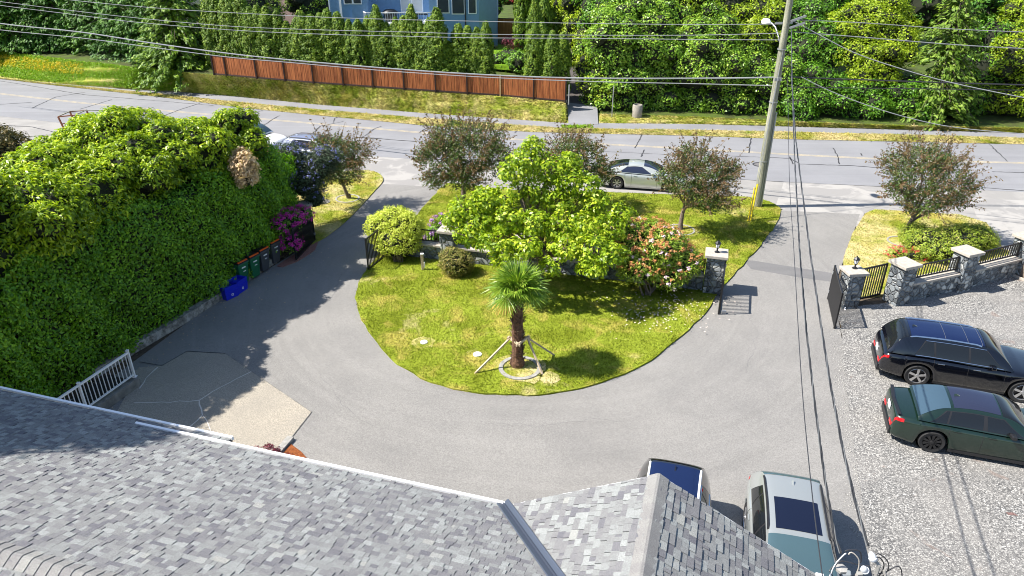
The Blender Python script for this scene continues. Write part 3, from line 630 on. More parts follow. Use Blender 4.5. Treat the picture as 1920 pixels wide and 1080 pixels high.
# gutters, fascias, walls
def hbeam(name, a, b, wd, hg, mat): m_ = MB(); m_.beam(hl(a), hl(b), wd, hg); return m_.build(name, mat, house)
OUT = -WV
g0 = C0+OUT*.05+Vector((0, 0, .0)); hbeam('gutter', g0+EU*(-.02), g0+EU*6.83, .05, .07, M['gutter'])
g1 = e0+OUT*.05; hbeam('gutter', g1+EU*5.03, g1+EU*15, .05, .07, M['gutter'])
hbeam('roof_edge', C0+EU*5.02+Vector((0, 0, -.06)), e0+EU*5.02+Vector((0, 0, -.03)), .03, .07, M['black'])
hbeam('fascia', AP+OUT*.0+Vector((0, 0, -.09)), C0+Vector((0, 0, -.09)), .03, .16, M['white']); hbeam('fascia', AP+Vector((0, 0, -.09)), C1+Vector((0, 0, -.09)), .03, .16, M['white'])
hbeam('gutter', C1+ER*.05, C1+ER*.05+WV*8, .1, .09, M['gutter'])
mb = MB()
def prism(mb, base, z0, z1): 
    n = len(base); lo = [hl(Vector((p.x, p.y, z0))) for p in base]; hi = [hl(Vector((p.x, p.y, z1))) for p in base]
    mb.face(lo[::-1]); mb.face(hi)
    for i in range(n): mb.face([lo[i], lo[(i+1) % n], hi[(i+1) % n], hi[i]])
p1 = C0+WV*.45; prism(mb, [p1+ER*3.98, p1+EU*14.6, p1+EU*14.6+WV*7, p1+ER*3.98+WV*7], 0, 5.35)
gw = [hl(p1+ER*.4+Vector((0, 0, -.15))), hl(p1+ER*3.98+Vector((0, 0, -.15))), hl(p1+ER*GA+Vector((0, 0, SG*1.78-.15)))]
bk = [q+WV*6 for q in gw]; mb.face(gw); mb.face(bk[::-1]); mb.face([gw[0], gw[2], bk[2], bk[0]]); mb.face([gw[2], gw[1], bk[1], bk[2]])
mb.build('wall', M['cream'], house)
for u0, z0 in ((2, 3.2), (6, 3.2), (10, 3.2), (-3, 3.2), (6, .9), (-3, .9)):
    wm = MB(); c = p1+EU*u0+OUT*.02; wm.beam(hl(c+EU*.7+Vector((0, 0, z0-5.5+.6))), hl(c-EU*.7+Vector((0, 0, z0-5.5+.6))), .05, 1.25); wo = wm.build('window', M['white'], house)
    wm = MB(); c = c+OUT*.02; wm.beam(hl(c+EU*.62+Vector((0, 0, z0-5.5+.6))), hl(c-EU*.62+Vector((0, 0, z0-5.5+.6))), .03, 1.1); wm.build('pane', M['glass_house'], wo)
# ---------------------------------------------------------------- stone walls, pillars, rails, gates
def pillar(p, rz, h, wd, label, name='stone_pillar', group='stone gate and wall pillars'):
    t = empty(name, (p.x, p.y, 0), rz, label, 'pillar', group)
    mb = MB(); mb.box((0, 0, h/2), (wd, wd, h)); mb.build('shaft', M['stone'], t, bevel=.02)
    mb = MB(); mb.box((0, 0, h+.06), (wd+.18, wd+.18, .12)); mb.build('cap_stone', M['cap'], t, bevel=.015); return t
def barpanel(mb, a, b, z0, z1, step=.13, bar=.03, rail=.045, post=.05):
    """railing panel between ground points a and b"""
    a = Vector((a.x, a.y, 0)); b = Vector((b.x, b.y, 0)); up = Vector((0, 0, 1)); L = (b-a).length; n = max(2, round(L/step))
    for z in (z0+rail/2, z1-rail/2): mb.beam(a+up*z, b+up*z, rail*.8, rail)
    for i in range(1, n):
        p = a.lerp(b, i/n); mb.beam(p+up*(z0+rail), p+up*(z1-rail), bar, bar)
    for p in (a, b): mb.beam(p+up*(z0-.03), p+up*(z1+.015), post, post)
def wallrun(a, b, h, thick, label, cat='stone wall'):
    d = (b-a).normalized(); L = (b-a).length; t = empty('stone_wall', (a.x, a.y, 0), math.atan2(d.y, d.x), label, cat)
    mb = MB(); mb.box((L/2, 0, h/2), (L, thick, h)); mb.build('masonry', M['stone'], t)
    mb = MB(); mb.box((L/2, 0, h+.045), (L, thick+.16, .09)); mb.build('coping', M['cap'], t, bevel=.01); return t
def fencerun(a, b, z0, z1, label):
    t = empty('iron_railing', (a.x, a.y, 0), 0, label, 'railing', 'iron railing panels on the stone walls'); mb = MB(); o = Vector((a.x, a.y, 0))
    barpanel(mb, a-o, b-o, z0, z1, .15, .03, .05, .06); mb.build('railing_panel', M['iron'], t); return t
def gate(a, b, h, label, name='iron_gate', z0=.06, step=.12, grp='open iron gate leaves'):
    t = empty(name, (a.x, a.y, 0), 0, label, 'gate', grp); o = Vector((a.x, a.y, 0)); mb = MB(); barpanel(mb, a-o, b-o, z0, h, step, .034, .06, .06); mb.build('gate_frame', M['iron'], t)
    mb = MB(); q = a-o; mb.box((q.x, q.y, h*.25), (.09, .09, .12)); mb.box((q.x, q.y, h*.8), (.09, .09, .12)); mb.build('hinge', M['steel'], t); return t
# centre wall
wl, wr = W(752, 478), W(1334, 546); dW = (wr-wl).normalized()
def onw(t): return wl.lerp(wr, t)
tl = {}
pill = [(0.0, 'stone pillar at the left gate, hidden by the golden shrub'), (.17, 'stone pillar with pale cap between golden shrub and magnolia tree'), (.42, 'stone pillar of the centre wall behind the magnolia foliage'), (.64, 'stone pillar of the centre wall behind the faded rhododendron'), (1.0, 'stone pillar with black lantern at the right end of the centre wall')]
rzW = math.atan2(dW.y, dW.x); PC = []
for t, lb in pill:
    p = onw(t); pillar(p, rzW, 1.42 if t < .9 else 1.62, .62 if t < .9 else .7, lb); PC.append(p)
sec = ['behind golden shrub', 'between capped pillar and magnolia', 'under the magnolia crown', 'behind the faded rhododendron']
for i in range(4):
    a = PC[i]+dW*.33; b = PC[i+1]-dW*(.33 if i < 3 else .38)
    wallrun(a, b, .68, .35, 'low grey stone wall with coping, section '+sec[i]); fencerun(a+dW*.04, b-dW*.04, .84, 1.38, 'black iron railing on the low wall, panel '+sec[i])
# an arch shaped stone surround in the middle section
# right wall: pillars A to D
pA, pB, pC_, pD = W(1586, 573), W(1678, 566), W(1793, 541), W(1905, 512)
pE = pD+(pD-pC_)
pillar(pA, .1, 1.45, .62, 'short stone pillar with lantern beside the right driveway gate', group='stone gate and wall pillars')
rzR = math.atan2((pC_-pB).y, (pC_-pB).x)
pillar(pB, rzR, 1.62, .68, 'stone pillar between the small iron gate and the right wall'); pillar(pC_, rzR, 1.62, .68, 'middle stone pillar of the right wall, in front of the azalea')
pillar(pD, rzR, 1.62, .68, 'stone pillar at the right edge of the picture with the wide pale cap'); pillar(pE, rzR, 1.62, .68, 'farthest right stone pillar, outside the picture')
dR = (pC_-pB).normalized()
for a, b, s in ((pB, pC_, 'right of the small gate'), (pC_, pD, 'behind the parked blue car at the far right')):
    dd = (b-a).normalized(); wallrun(a+dd*.36, b-dd*.36, .75, .36, 'stone wall of the gravel yard, section '+s); fencerun(a+dd*.4, b-dd*.4, .92, 1.5, 'black slatted railing on the yard wall, '+s)
dd = (pE-pD).normalized(); wallrun(pD+dd*.36, pE-dd*.36, .75, .36, 'stone wall of the gravel yard running out of the picture')
def lantern(p, z, label):
    t = empty('lantern', (p.x, p.y, z), 0, label, 'lantern', 'black post lanterns on the stone pillars'); mb = MB(); mb.lathe([(.0, .0), (.10, .0), (.10, .03), (.035, .05), (.03, .16), (.06, .18), (.06, .2), (.0, .2)], n=12); mb.build('lantern_base', M['iron'], t, True)
    mb = MB(); mb.lathe([(.055, .2), (.10, .36), (.10, .37)], n=6); mb.build('lantern_glass', M['clear_lens'], t)
    mb = MB(); mb.lathe([(.13, .37), (.12, .40), (.05, .47), (.02, .49), (.015, .53), (0, .53)], n=6)
    for k in range(6):
        an = k*math.pi/3; mb.beam((.06*math.cos(an), .06*math.sin(an), .2), (.106*math.cos(an), .106*math.sin(an), .37), .012, .012)
    mb.build('lantern_roof', M['iron'], t)
lantern(PC[4], 1.74, 'black lantern on the right end pillar of the centre wall'); lantern(pA+Vector((.05, .1, 0)), 1.57, 'black lantern on the short pillar beside the small gate'); lantern(pD+Vector((.75, .9, 0)), 1.2, 'black lantern at the right edge of the picture by the road')
mb = MB(); q = pD+Vector((.75, .9, 0)); mb.box((q.x, q.y, .6), (.3, .3, 1.2)); tag(mb.build('lantern_plinth', M['stone'], None), 'small stone plinth carrying the lantern at the right picture edge', 'plinth')
# gates
gate(W(720, 484), W(691, 508), 1.5, 'open iron gate leaf at the left driveway beside the golden shrub')
gate(W(591, 452), W(556, 489), 1.5, 'open iron gate leaf in front of the magenta rhododendron', step=.11)
gp = W(586, 442); pillar(gp+Vector((-.25, .2, 0)), .3, 1.5, .55, 'stone pillar of the left gate partly under the hedge')
gate(W(1352, 548), W(1347, 590), 1.5, 'open iron gate leaf seen edge on, casting a barred shadow', step=.125)
gate(W(1552, 562), W(1564, 617), 1.5, 'tall dark iron gate leaf standing open at the gravel yard', step=.07)
gate(W(1598, 567), W(1648, 555), 1.45, 'small iron gate between two stone pillars with dry grass behind', name='garden_gate', step=.13, grp=None)
mb = MB(); q = W(1584, 582); mb.tube([q+Vector((0, 0, 0)), q+Vector((.12, .35, .35))], .035, 6); tag(mb.build('gate_stop', M['white']), 'short white leaning gate stop on the gravel by the small gate', 'gate stop')
mb = MB(); q = W(1352, 589); mb.box((q.x+.1, q.y+.03, .07), (.16, .1, .12)); tag(mb.build('gate_stop', M['steel']), 'small metal gate stop on the asphalt below the edge on gate', 'gate stop')
# ---- white railing over the stairwell
r0, r1 = W(257, 722), W(60, 865); dv = (r1-r0).normalized(); up = Vector((0, 0, 1))
sw = empty('basement_wall', (r0.x, r0.y, 0), 0, 'low dark concrete wall edging the basement steps under the white railing', 'wall')
mb = MB(); nrm = Vector((dv.y, -dv.x, 0)); nrm = nrm if nrm.x > 0 else -nrm
mb.beam(Vector((0, 0, .16)), (r1-r0)+up*.16, .3, .32); mb.build('masonry', M['conc_dark'], sw)
rl = empty('white_railing', (r0.x, r0.y, .32), 0, 'white metal railing with thin pickets beside the hedge and the roof', 'railing')
mb = MB(); L = (r1-r0).length; mb.beam(up*.92, dv*L+up*.92, .055, .06); mb.build('top_rail', M['white'], rl)
mb = MB(); mb.beam(up*.10, dv*L+up*.10, .045, .045); mb.build('bottom_rail', M['white'], rl)
npk = int(L/.135)
for k in range(npk):
    if k % 14 == 0: continue
    mb = MB(); q = dv*(k*.135); mb.beam(q+up*.1, q+up*.9, .02, .02); mb.build('picket', M['white'], rl)
for k in (0, 14, 28, 42):
    if k*.135 < L:
        mb = MB(); q = dv*(k*.135); mb.beam(q+up*0, q+up*1.0, .065, .065); mb.box((q.x, q.y, .012), (.13, .13, .024)); mb.box((q.x, q.y, 1.0), (.085, .085, .03)); mb.build('post', M['white'], rl)
# flat dark sheet painted as the shade down the stairwell
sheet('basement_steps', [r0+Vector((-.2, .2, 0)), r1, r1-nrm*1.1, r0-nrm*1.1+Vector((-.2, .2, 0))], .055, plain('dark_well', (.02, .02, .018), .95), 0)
kb = W(533, 838); mb = MB(); mb.beam(W(546, 824)+up*.06, W(518, 856)+up*.06, .2, .12); tag(mb.build('kerb', M['conc']), 'short pale kerb stone between concrete pad and bark mulch', 'kerb')
# ---------------------------------------------------------------- hedge and bushes on the left
def shrub(name, label, cat, base, blobs, ncl, per, cr, leaf, L, asp=.5, core=.8, extra=None, depth=.3, up=.35, trunk=None, group=None, out=.7, low=-.6, spread=.8, zmin=.05):
    """plant with a foliage part, an inner twig mass and stems; blobs are in world space"""
    base = Vector(base); t = empty(name, base, 0, label, cat, group); o = np.array(base)
    bl = [((c[0]-o[0], c[1]-o[1], c[2]-o[2]), r) for c, r in blobs]
    P, D = blob_clusters(bl, ncl, depth, zmin-o[2] if zmin is not None else None, low)
    p, N, T = puff(P, D, per, cr, L, asp, spread, up, out)
    foliage('foliage', leafquads(p, N, L, asp, T), leaf, t)
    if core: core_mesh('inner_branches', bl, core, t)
    if trunk:
        mb = MB()
        for a, b, r0_, r1_ in trunk: limb(mb, Vector(a)-base, Vector(b)-base, r0_, r1_)
        mb.build('trunk', M['bark'], t, True)
    if extra:
        for nm, mat, n, per2, cr2, L2, dmin in extra:
            P2, D2 = blob_clusters(bl, n, .06, zmin-o[2] if zmin is not None else None, dmin)
            P2 = P2+D2*cr*.6; p, N, T = puff(P2, D2, per2, cr2, L2, .7, .5, .5, .8)
            foliage(nm, leafquads(p, N, L2, .7, T), mat, t)
    return t
# trimmed hedge: face along the foot line, rounded shoulder
hpts = [W(*p) for p in [(20, 850), (110, 762), (250, 660), (420, 556), (520, 488), (566, 440)]]
def hedge_pt(t):
    f = t*(len(hpts)-1); i = min(int(f), len(hpts)-2); return hpts[i].lerp(hpts[i+1], f-i), (hpts[i+1]-hpts[i]).normalized()
blobs = []
for k in range(30):
    p, d = hedge_pt(k/29); n = Vector((-d.y, d.x, 0)); h = 4.7+.15*math.sin(k*1.3)+(-.9 if k > 27 else 0)
    q = p+n*1.15+Vector((0, 0, 0))
    blobs.append(((q.x, q.y, h*.5), (1.2, 1.2, h*.53)))
o0 = hpts[2]; t = empty('trimmed_hedge', (o0.x, o0.y, 0), 0, 'tall dense clipped laurel hedge with smooth dark green face along the left driveway', 'hedge')
n = 60000; tt = rng.random(n); s = rng.random(n); P = np.empty((n, 3)); Nn = np.empty((n, 3))
for i in range(n):
    p, d = hedge_pt(tt[i]); nx, ny = -d.y, d.x; H_ = 4.75+.25*math.sin(tt[i]*31)+.12*math.sin(tt[i]*83)-(1.2*max(0, tt[i]-.93)/.07)
    v = s[i]*1.35
    if v < 1: z = .25+v*(H_-.5); off = .12*math.sin(tt[i]*60+z*2.1)+.10*math.sin(z*3.3+tt[i]*25)+.1*(z/H_); nn = (-nx, -ny, .15)
    else:
        a = (v-1)/.35*math.pi*.5; z = H_-.25+.25*math.sin(a)+.1*math.sin(tt[i]*90); off = .1+(1-math.cos(a))*.3+ (v-1)*5.5; nn = (-nx*math.cos(a), -ny*math.cos(a), math.sin(a)+.2)
    P[i] = (p.x+nx*off-o0.x, p.y+ny*off-o0.y, z); Nn[i] = nn
P = P+rng.normal(size=(n, 3))*.075; Nn = unit(Nn)+.75*rdir(n)
endp, endd = hedge_pt(1.0); m_ = 6000; a = rng.random(m_)*2.4; zz = rng.random(m_)*3.6+.3
pe = np.stack([endp.x-endd.y*a+endd.x*(.25*np.sin(a*2)), endp.y+endd.x*a+endd.y*.2, zz], 1)-np.array([o0.x, o0.y, 0])+rng.normal(size=(m_, 3))*.09
ne = np.tile(np.array([endd.x, endd.y, .3]), (m_, 1))+.8*rdir(m_)
P = np.concatenate([P, pe]); Nn = np.concatenate([Nn, ne])
foliage('foliage', leafquads(P, Nn, .13, .45), LM['trim'], t)
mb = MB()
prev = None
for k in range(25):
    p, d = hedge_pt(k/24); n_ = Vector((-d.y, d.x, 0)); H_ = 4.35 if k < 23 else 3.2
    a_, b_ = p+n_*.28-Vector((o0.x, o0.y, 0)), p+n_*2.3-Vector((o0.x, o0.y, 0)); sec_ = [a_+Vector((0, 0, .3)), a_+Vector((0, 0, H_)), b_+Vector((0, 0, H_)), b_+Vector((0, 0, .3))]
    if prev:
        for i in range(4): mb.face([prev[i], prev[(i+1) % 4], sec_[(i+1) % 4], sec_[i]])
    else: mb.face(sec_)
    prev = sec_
mb.face(prev[::-1]); mb.build('inner_branches', M['twig'], t)  # solid dark core added to block light through the hedge
mb = MB()
for k in range(26):
    p, d = hedge_pt(k/26+.01); q = p+Vector((-d.y, d.x, 0))*R.uniform(.5, .9)-Vector((o0.x, o0.y, 0)); mb.tube([q, q+Vector((R.uniform(-.1, .1), R.uniform(-.1, .1), 1.2))], [.05, .03], 6)
mb.build('stem', M['bark'], t)
# untrimmed laurels behind the hedge
def pxblob(px, py, Y, r, rz=None, ry=None): p = PY(px, py, Y); return ((p.x, p.y, p.z), (r, ry or r, rz or r*.8))
lau = [([(-17.2, 15.8, 6.6, 2.1), (-16.6, 18.0, 6.5, 1.9), (-18.6, 17.5, 6.4, 2.3)], 'overgrown laurel beside the roof at the left edge, with pale flower spikes'),
       ([(-15.1, 20.6, 5.0, 2.0), (-15.8, 20.2, 4.5, 1.9), (-14.6, 23, 4.9, 1.7)], 'overgrown yellow green laurel in the middle of the hedge row'),
       ([(-14.4, 25.0, 4.9, 1.8), (-15.5, 26.2, 5.4, 1.8), (-15.8, 23.6, 4.7, 1.9)], 'overgrown laurel with its top against the road behind'),
       ([(-13.0, 27.7, 5.0, 1.8), (-15.3, 28.6, 5.0, 2.1), (-12.1, 30.0, 4.8, 1.5)], 'tallest overgrown laurel at the right end of the hedge row')]
for i, (bs, lb) in enumerate(lau):
    bl = [((x, y, z), (r, r, r*.85)) for x, y, z, r in bs]+[((x-.9, y, 2.4), (r*.8, r*.8, 2.5)) for x, y, z, r in bs]
    # knobbly sub-domes on the skin
    Pk, Dk = blob_clusters(bl, 34, .1, 3.5, -.1)
    bl += [((p[0], p[1], p[2]), (.62, .62, .55)) for p in Pk]
    tr = [((x, y, 0), (x+.3, y, 4), .12, .05) for x, y, z, r in bs]
    t = shrub('overgrown_laurel', lb, 'laurel', (bs[0][0], bs[0][1], 0), bl, 3500, 13, .17, LM['laurel'], .16, .36, .76, None, .12, .55, tr, 'overgrown laurels behind the trimmed hedge', low=-.3, spread=.45, out=.45)
    if i == 0:
        P2, D2 = blob_clusters([((x-bs[0][0], y-bs[0][1], z), (r*1.08, r*1.08, r*.95)) for x, y, z, r in bs], 170, .02, None, .0)
        mb = MB()
        for p, d in zip(P2, D2):
            if p[0] > 1.8: continue
            q = Vector(p)+Vector(d)*.1; mb.tube([q, q+Vector((d[0]*.1+R.uniform(-.08, .08), d[1]*.1+R.uniform(-.08, .08), .13))], [.022, .012], 5)
        mb.build('flower_spikes', plain('flower_spike', (.62, .56, .42), .8), t)
# tall evergreen outside the frame whose shade falls on the roof
bl = [((-13.4, 9.6, 10.2), (2.1, 1.7, 3.6)), ((-13.2, 10.9, 9.6), (1.7, 1.5, 3.6)), ((-14.2, 8.5, 10), (2, 1.8, 3.5))]
shrub('evergreen_tree', 'tall evergreen just outside the picture whose shade falls on the left of the roof', 'tree', (-13.8, 9.6, 0), bl, 900, 12, .4, LM['laurel'], .26, .4, .85, None, .2, .4, [((-13.8, 9.6, 0), (-13.6, 9.7, 8), .2, .08)])
shrub('dry_shrub', 'pale dried out shrub with tan leaves sticking out of the hedge', 'shrub', tuple(PY(458, 335, 27.4))[:2]+(0,), [pxblob(458, 312, 27.4, .5, .65), pxblob(464, 335, 27.3, .4, .45), pxblob(452, 297, 27.6, .36, .4)], 230, 14, .16, LM['dead'], .15, .45, .6, None, .3, .3, zmin=3)
shrub('dry_shrub', 'small dried out shrub tip between the hedge and the white car', 'shrub', tuple(PY(500, 300, 32.5))[:2]+(0,), [pxblob(500, 292, 32.5, .45, .5)], 60, 12, .15, LM['dead'], .14, .45, .5, None, .4, .3, zmin=1)
p = W(25, 345); shrub('round_bush', 'round bronze green bush at the left edge beyond the laurels', 'bush', (p.x, p.y, 0), [((p.x-.6, p.y, 1.6), (2.1, 2, 1.75)), ((p.x-2.6, p.y+.2, 1.6), (1.7, 1.6, 1.8))], 900, 12, .28, LM['brown'], .16, .5, .8, None, .15, .4)
# ceanothus
shrub('ceanothus', 'dark small leaved shrub covered in blue flower clusters beside the grey car', 'shrub', tuple(PY(600, 350, 32.6))[:2]+(0,), [pxblob(540, 300, 33.2, 1.1, .8), pxblob(590, 315, 33.2, 1.0, .8), pxblob(520, 330, 32.4, 1.0, .8), pxblob(575, 345, 32.6, .9, .8), pxblob(590, 372, 32.4, .55, .55), pxblob(612, 300, 33.5, .7, .6)],
      1100, 13, .2, LM['cean'], .085, .5, .75, [('flowers', LM['ceanfl'], 210, 6, .10, .075, .1)], .25, .3, zmin=.3)
# magenta rhododendron
shrub('magenta_rhododendron', 'rhododendron with magenta flowers behind the left iron gate', 'shrub', tuple(W(548, 474))[:2]+(0,), [pxblob(542, 415, 30.0, .6, .5), pxblob(566, 403, 30.8, .42, .35), pxblob(528, 425, 29.4, .42, .4), pxblob(545, 455, 29.4, .45, .45)],
      200, 12, .2, LM['rhodo'], .12, .35, .7, [('flowers', LM['magenta'], 110, 22, .14, .075, -.2)], .3, .3, [(W(548, 474), PY(545, 430, 30), .04, .02)], zmin=.2)
# yellow round shrub with stems
b = W(748, 494); shrub('golden_shrub', 'large round golden green shrub beside the left gate leaf', 'shrub', (b.x, b.y, 0), [pxblob(725, 432, 29.6, .95, .9, .65), pxblob(757, 432, 29.4, .95, .9, .7), pxblob(746, 457, 29.0, 1.0, .8, .6), pxblob(740, 420, 29.6, .9, .8, .7)],
      950, 12, .16, LM['gold'], .085, .5, .8, None, .2, .35, [((b.x+R.uniform(-.25, .25), b.y, 0), (b.x+R.uniform(-.7, .7), b.y+R.uniform(-.3, .4), 1.2), .03, .012) for _ in range(10)], zmin=.5)
b = W(856, 517); shrub('brown_green_shrub', 'low rounded green and bronze shrub in front of the stone wall', 'shrub', (b.x, b.y, 0), [((b.x, b.y+.1, .55), (.75, .65, .6)), ((b.x-.2, b.y+.2, .8), (.5, .5, .4))], 420, 12, .12, LM['round'], .07, .5, .8, None, .2, .35)
b = W(825, 452); shrub('purple_rhododendron', 'rhododendron with purple flowers beyond the iron railing', 'shrub', (b.x, b.y, 0), [pxblob(832, 425, b.y, .6, .5), pxblob(815, 440, b.y, .45, .5), pxblob(850, 415, b.y+.1, .5, .4), pxblob(872, 418, b.y+.2, .4, .35)], 130, 12, .18, LM['rhodo'], .12, .35, .6, [('flowers', LM['purple'], 42, 22, .12, .075, -.1)], .3, .3)
b = W(1215, 556); shrub('faded_rhododendron', 'big rhododendron with orange brown faded blooms and a few pink ones by the pillar', 'shrub', (b.x, b.y, 0), [pxblob(1185, 455, 26.3, 1.0, .8), pxblob(1235, 465, 26.2, 1.15, .85), pxblob(1275, 495, 25.9, .85, .75), pxblob(1200, 500, 25.7, .9, .7), pxblob(1250, 520, 25.6, .75, .55), pxblob(1215, 440, 26.8, .85, .6)],
      1000, 12, .22, LM['rhodo_pale'], .14, .34, .72, [('faded_blooms', LM['rust'], 420, 11, .09, .07, .1), ('pink_blooms', LM['pink'], 40, 14, .09, .07, -.3)], .25, .35, [((b.x+R.uniform(-.3, .3), b.y+R.uniform(-.1, .1), 0), (b.x+R.uniform(-1, 1), b.y+R.uniform(-.2, .6), 1.3), .045, .02) for _ in range(9)], zmin=.6)
q = W(1785, 450); shrub('azalea', 'low spreading light green azalea behind the right stone wall', 'shrub', (q.x, q.y, 0), [(tuple(W(1740, 455, .55)), (1.1, .9, .65)), (tuple(W(1790, 452, .55)), (1.3, 1.0, .65)), (tuple(W(1825, 447, .5)), (1.0, .9, .6)), (tuple(W(1775, 470, .45)), (1.3, .7, .55)), (tuple(W(1720, 440, .5)), (.7, .8, .5))],
      900, 12, .2, LM['azalea'], .10, .45, .85, None, .15, .4)
q = W(1702, 478); shrub('red_flowering_plant', 'small bed of red flowering plants behind the iron railing', 'flowers', (q.x, q.y, 0), [(tuple(W(1685, 475, .2)), (.5, .35, .3)), (tuple(W(1712, 480, .2)), (.6, .35, .3)), (tuple(W(1740, 478, .2)), (.3, .3, .3))], 110, 10, .14, LM['azalea'], .08, .4, .5, [('flowers', LM['red'], 60, 9, .08, .06, -.2)])
q = W(500, 862); shrub('maroon_shrub', 'small maroon leaved shrub beside the bark mulch at the roof edge', 'shrub', (q.x, q.y, 0), [(tuple(W(500, 858, .4)), (.45, .3, .4)), (tuple(W(520, 866, .4)), (.4, .3, .35))], 120, 12, .1, LM['maroon'], .10, .25, .6)
# ---------------------------------------------------------------- small broadleaved trees
def tree(name, label, cat, base, blobs, ncl, per, cr, leaf, L, asp, tr, group=None, nb=14, depth=.5, up=.2, barkm=None, spread=1.0, out=.4, twigs=0, lean=(0, 0), h1=None, sq=.75):
    base = Vector(base); t = empty(name, base, 0, label, cat, group); o = np.array(base)
    bl = [((c[0]-o[0], c[1]-o[1], c[2]-o[2]), r) for c, r in blobs]
    P, D = blob_clusters(bl, ncl, depth)
    cz = np.mean([b_[0] for b_ in bl], 0); mb = MB(); top = Vector((lean[0], lean[1], h1 or cz[2]*.55)); trunk_pts = limb(mb, (0, 0, -.05), top, tr*1.25, tr*.75, .05, 9, 5)
    mb.lathe([(tr*1.9, 0), (tr*1.4, .12), (tr*1.2, .3)], n=9); mb.build('trunk', barkm or M['bark'], t, True)
    mb = MB(); idx = rng.choice(len(P), size=min(nb, len(P)), replace=False); mains = []
    for b_ in bl:
        e = Vector(b_[0]); pts = limb(mb, top-Vector((0, 0, R.uniform(0, .25)*top.z)), e, tr*.55, tr*.2, .12, 6, 5); mains += pts[2:]
    for i in idx:
        e = Vector(P[i]); m0 = min(mains, key=lambda q_: (q_-e).length); limb(mb, m0, e+Vector(D[i])*cr*.8, tr*.16, .008, .1, 4, 3)
    if twigs:
        ex, dx = blob_clusters(bl, twigs, .02, None, -.4); extra = []
        for p_, d_ in zip(ex, dx):
            e = Vector(p_)+Vector(d_)*R.uniform(.15, .8)+Vector((0, 0, R.uniform(0, .3))); limb(mb, Vector(p_)*.85+Vector(cz)*.15, e, .014, .005, .06, 3, 3)
            for k in range(5): extra.append(list(Vector(p_).lerp(e, k/4)))
        ex = np.array(extra); pp, N, T = puff(ex, rdir(len(ex)), 5, .10, L, asp, 1, .1, .2); V2 = leafquads(pp, N, L, asp, T)
    mb.build('branches', barkm or M['bark'], t, True)
    p, N, T = puff(P, D, per, cr, L, asp, spread, up, out, sq); V = leafquads(p, N, L, asp, T)
    if twigs: foliage('new_leaves', V2, LM['plumred'], t)
    foliage('crown', V, leaf, t); return t
def treering(px, py, r, label):
    c = W(px, py); o = ring('tree_ring', (0, 0, 0), r-.05, r+.03, .05, M['conc'], None, .055, 32); o.location = (c.x, c.y, 0); tag(o, label, 'edging ring', 'round concrete edging rings')
    return o
PG = 'small plum trees along the road'
def blp(lst): return [pxblob(*a) for a in lst]
b = W(655, 374); tree('plum_tree', 'small reddish green tree leaning over the left verge next to the ceanothus', 'tree', b, blp([(635, 300, 35.6, .95, .7), (660, 290, 36, .9, .7), (620, 275, 36, .85, .6), (610, 320, 35.2, .8, .6), (650, 325, 35.2, .8, .55)]), 300, 28, .30, LM['plum'], .105, .5, .085, PG, 60, .5, twigs=110, lean=(-.35, -.2), h1=1.4)
treering(652, 375, .62, 'round concrete edging ring under the small tree on the left verge')
b = W(868, 378); tree('plum_tree', 'large dark reddish tree left of the magnolia, against the road', 'tree', b, blp([(830, 300, 34.8, 1.2, .9), (880, 290, 35.2, 1.3, .95), (910, 260, 36, 1.0, .8), (850, 255, 36, 1.1, .8), (930, 300, 34.8, .9, .75), (810, 290, 34.8, .7, .6), (870, 330, 34.4, 1.1, .6), (820, 335, 34.3, .7, .5)]), 560, 30, .33, LM['plum'], .115, .5, .12, PG, 110, .5, twigs=190, h1=1.3)
b = W(1080, 372); tree('plum_tree', 'dark reddish tree behind the magnolia and left of the silver coupe', 'tree', b, blp([(1060, 290, 35.2, 1.0, .8), (1100, 300, 35.2, 1.0, .8), (1085, 280, 35.8, .9, .6), (1125, 325, 34.8, .6, .55), (1040, 320, 35, .9, .8)]), 320, 28, .33, LM['plum'], .11, .5, .10, PG, 80, .5, twigs=140, h1=1.3)
b = W(1275, 432); tree('plum_tree', 'small reddish green tree on the centre lawn in front of the silver coupe', 'tree', b, blp([(1290, 340, 32.2, 1.05, .8), (1330, 330, 32.4, 1.0, .8), (1305, 295, 33.2, .85, .65), (1350, 350, 32, .7, .65), (1265, 330, 32.4, .7, .6), (1320, 375, 31.6, .85, .45), (1350, 385, 31.5, .6, .4), (1365, 320, 32.6, .5, .5)]), 420, 28, .30, LM['plum'], .105, .5, .10, PG, 90, .5, twigs=170, lean=(.15, .1), h1=1.35)
treering(1275, 434, .68, 'round concrete edging ring under the small tree on the centre lawn')
b = W(1694, 452); tree('plum_tree', 'small reddish green tree on the dry grass by the right driveway', 'tree', b, blp([(1730, 340, 31, 1.15, .9), (1700, 330, 31.2, .9, .8), (1780, 345, 31, .95, .75), (1735, 295, 32, 1.0, .7), (1690, 360, 30.8, .6, .5), (1775, 310, 31.6, .8, .55), (1680, 305, 31.6, .6, .5), (1735, 385, 30.4, .95, .4), (1790, 375, 30.6, .6, .35), (1815, 350, 31, .5, .3)]), 460, 28, .30, LM['plum'], .10, .5, .11, PG, 90, .55, twigs=210, lean=(.25, .1), h1=1.3)
treering(1690, 456, .62, 'concrete edging ring around the tree by the right driveway')
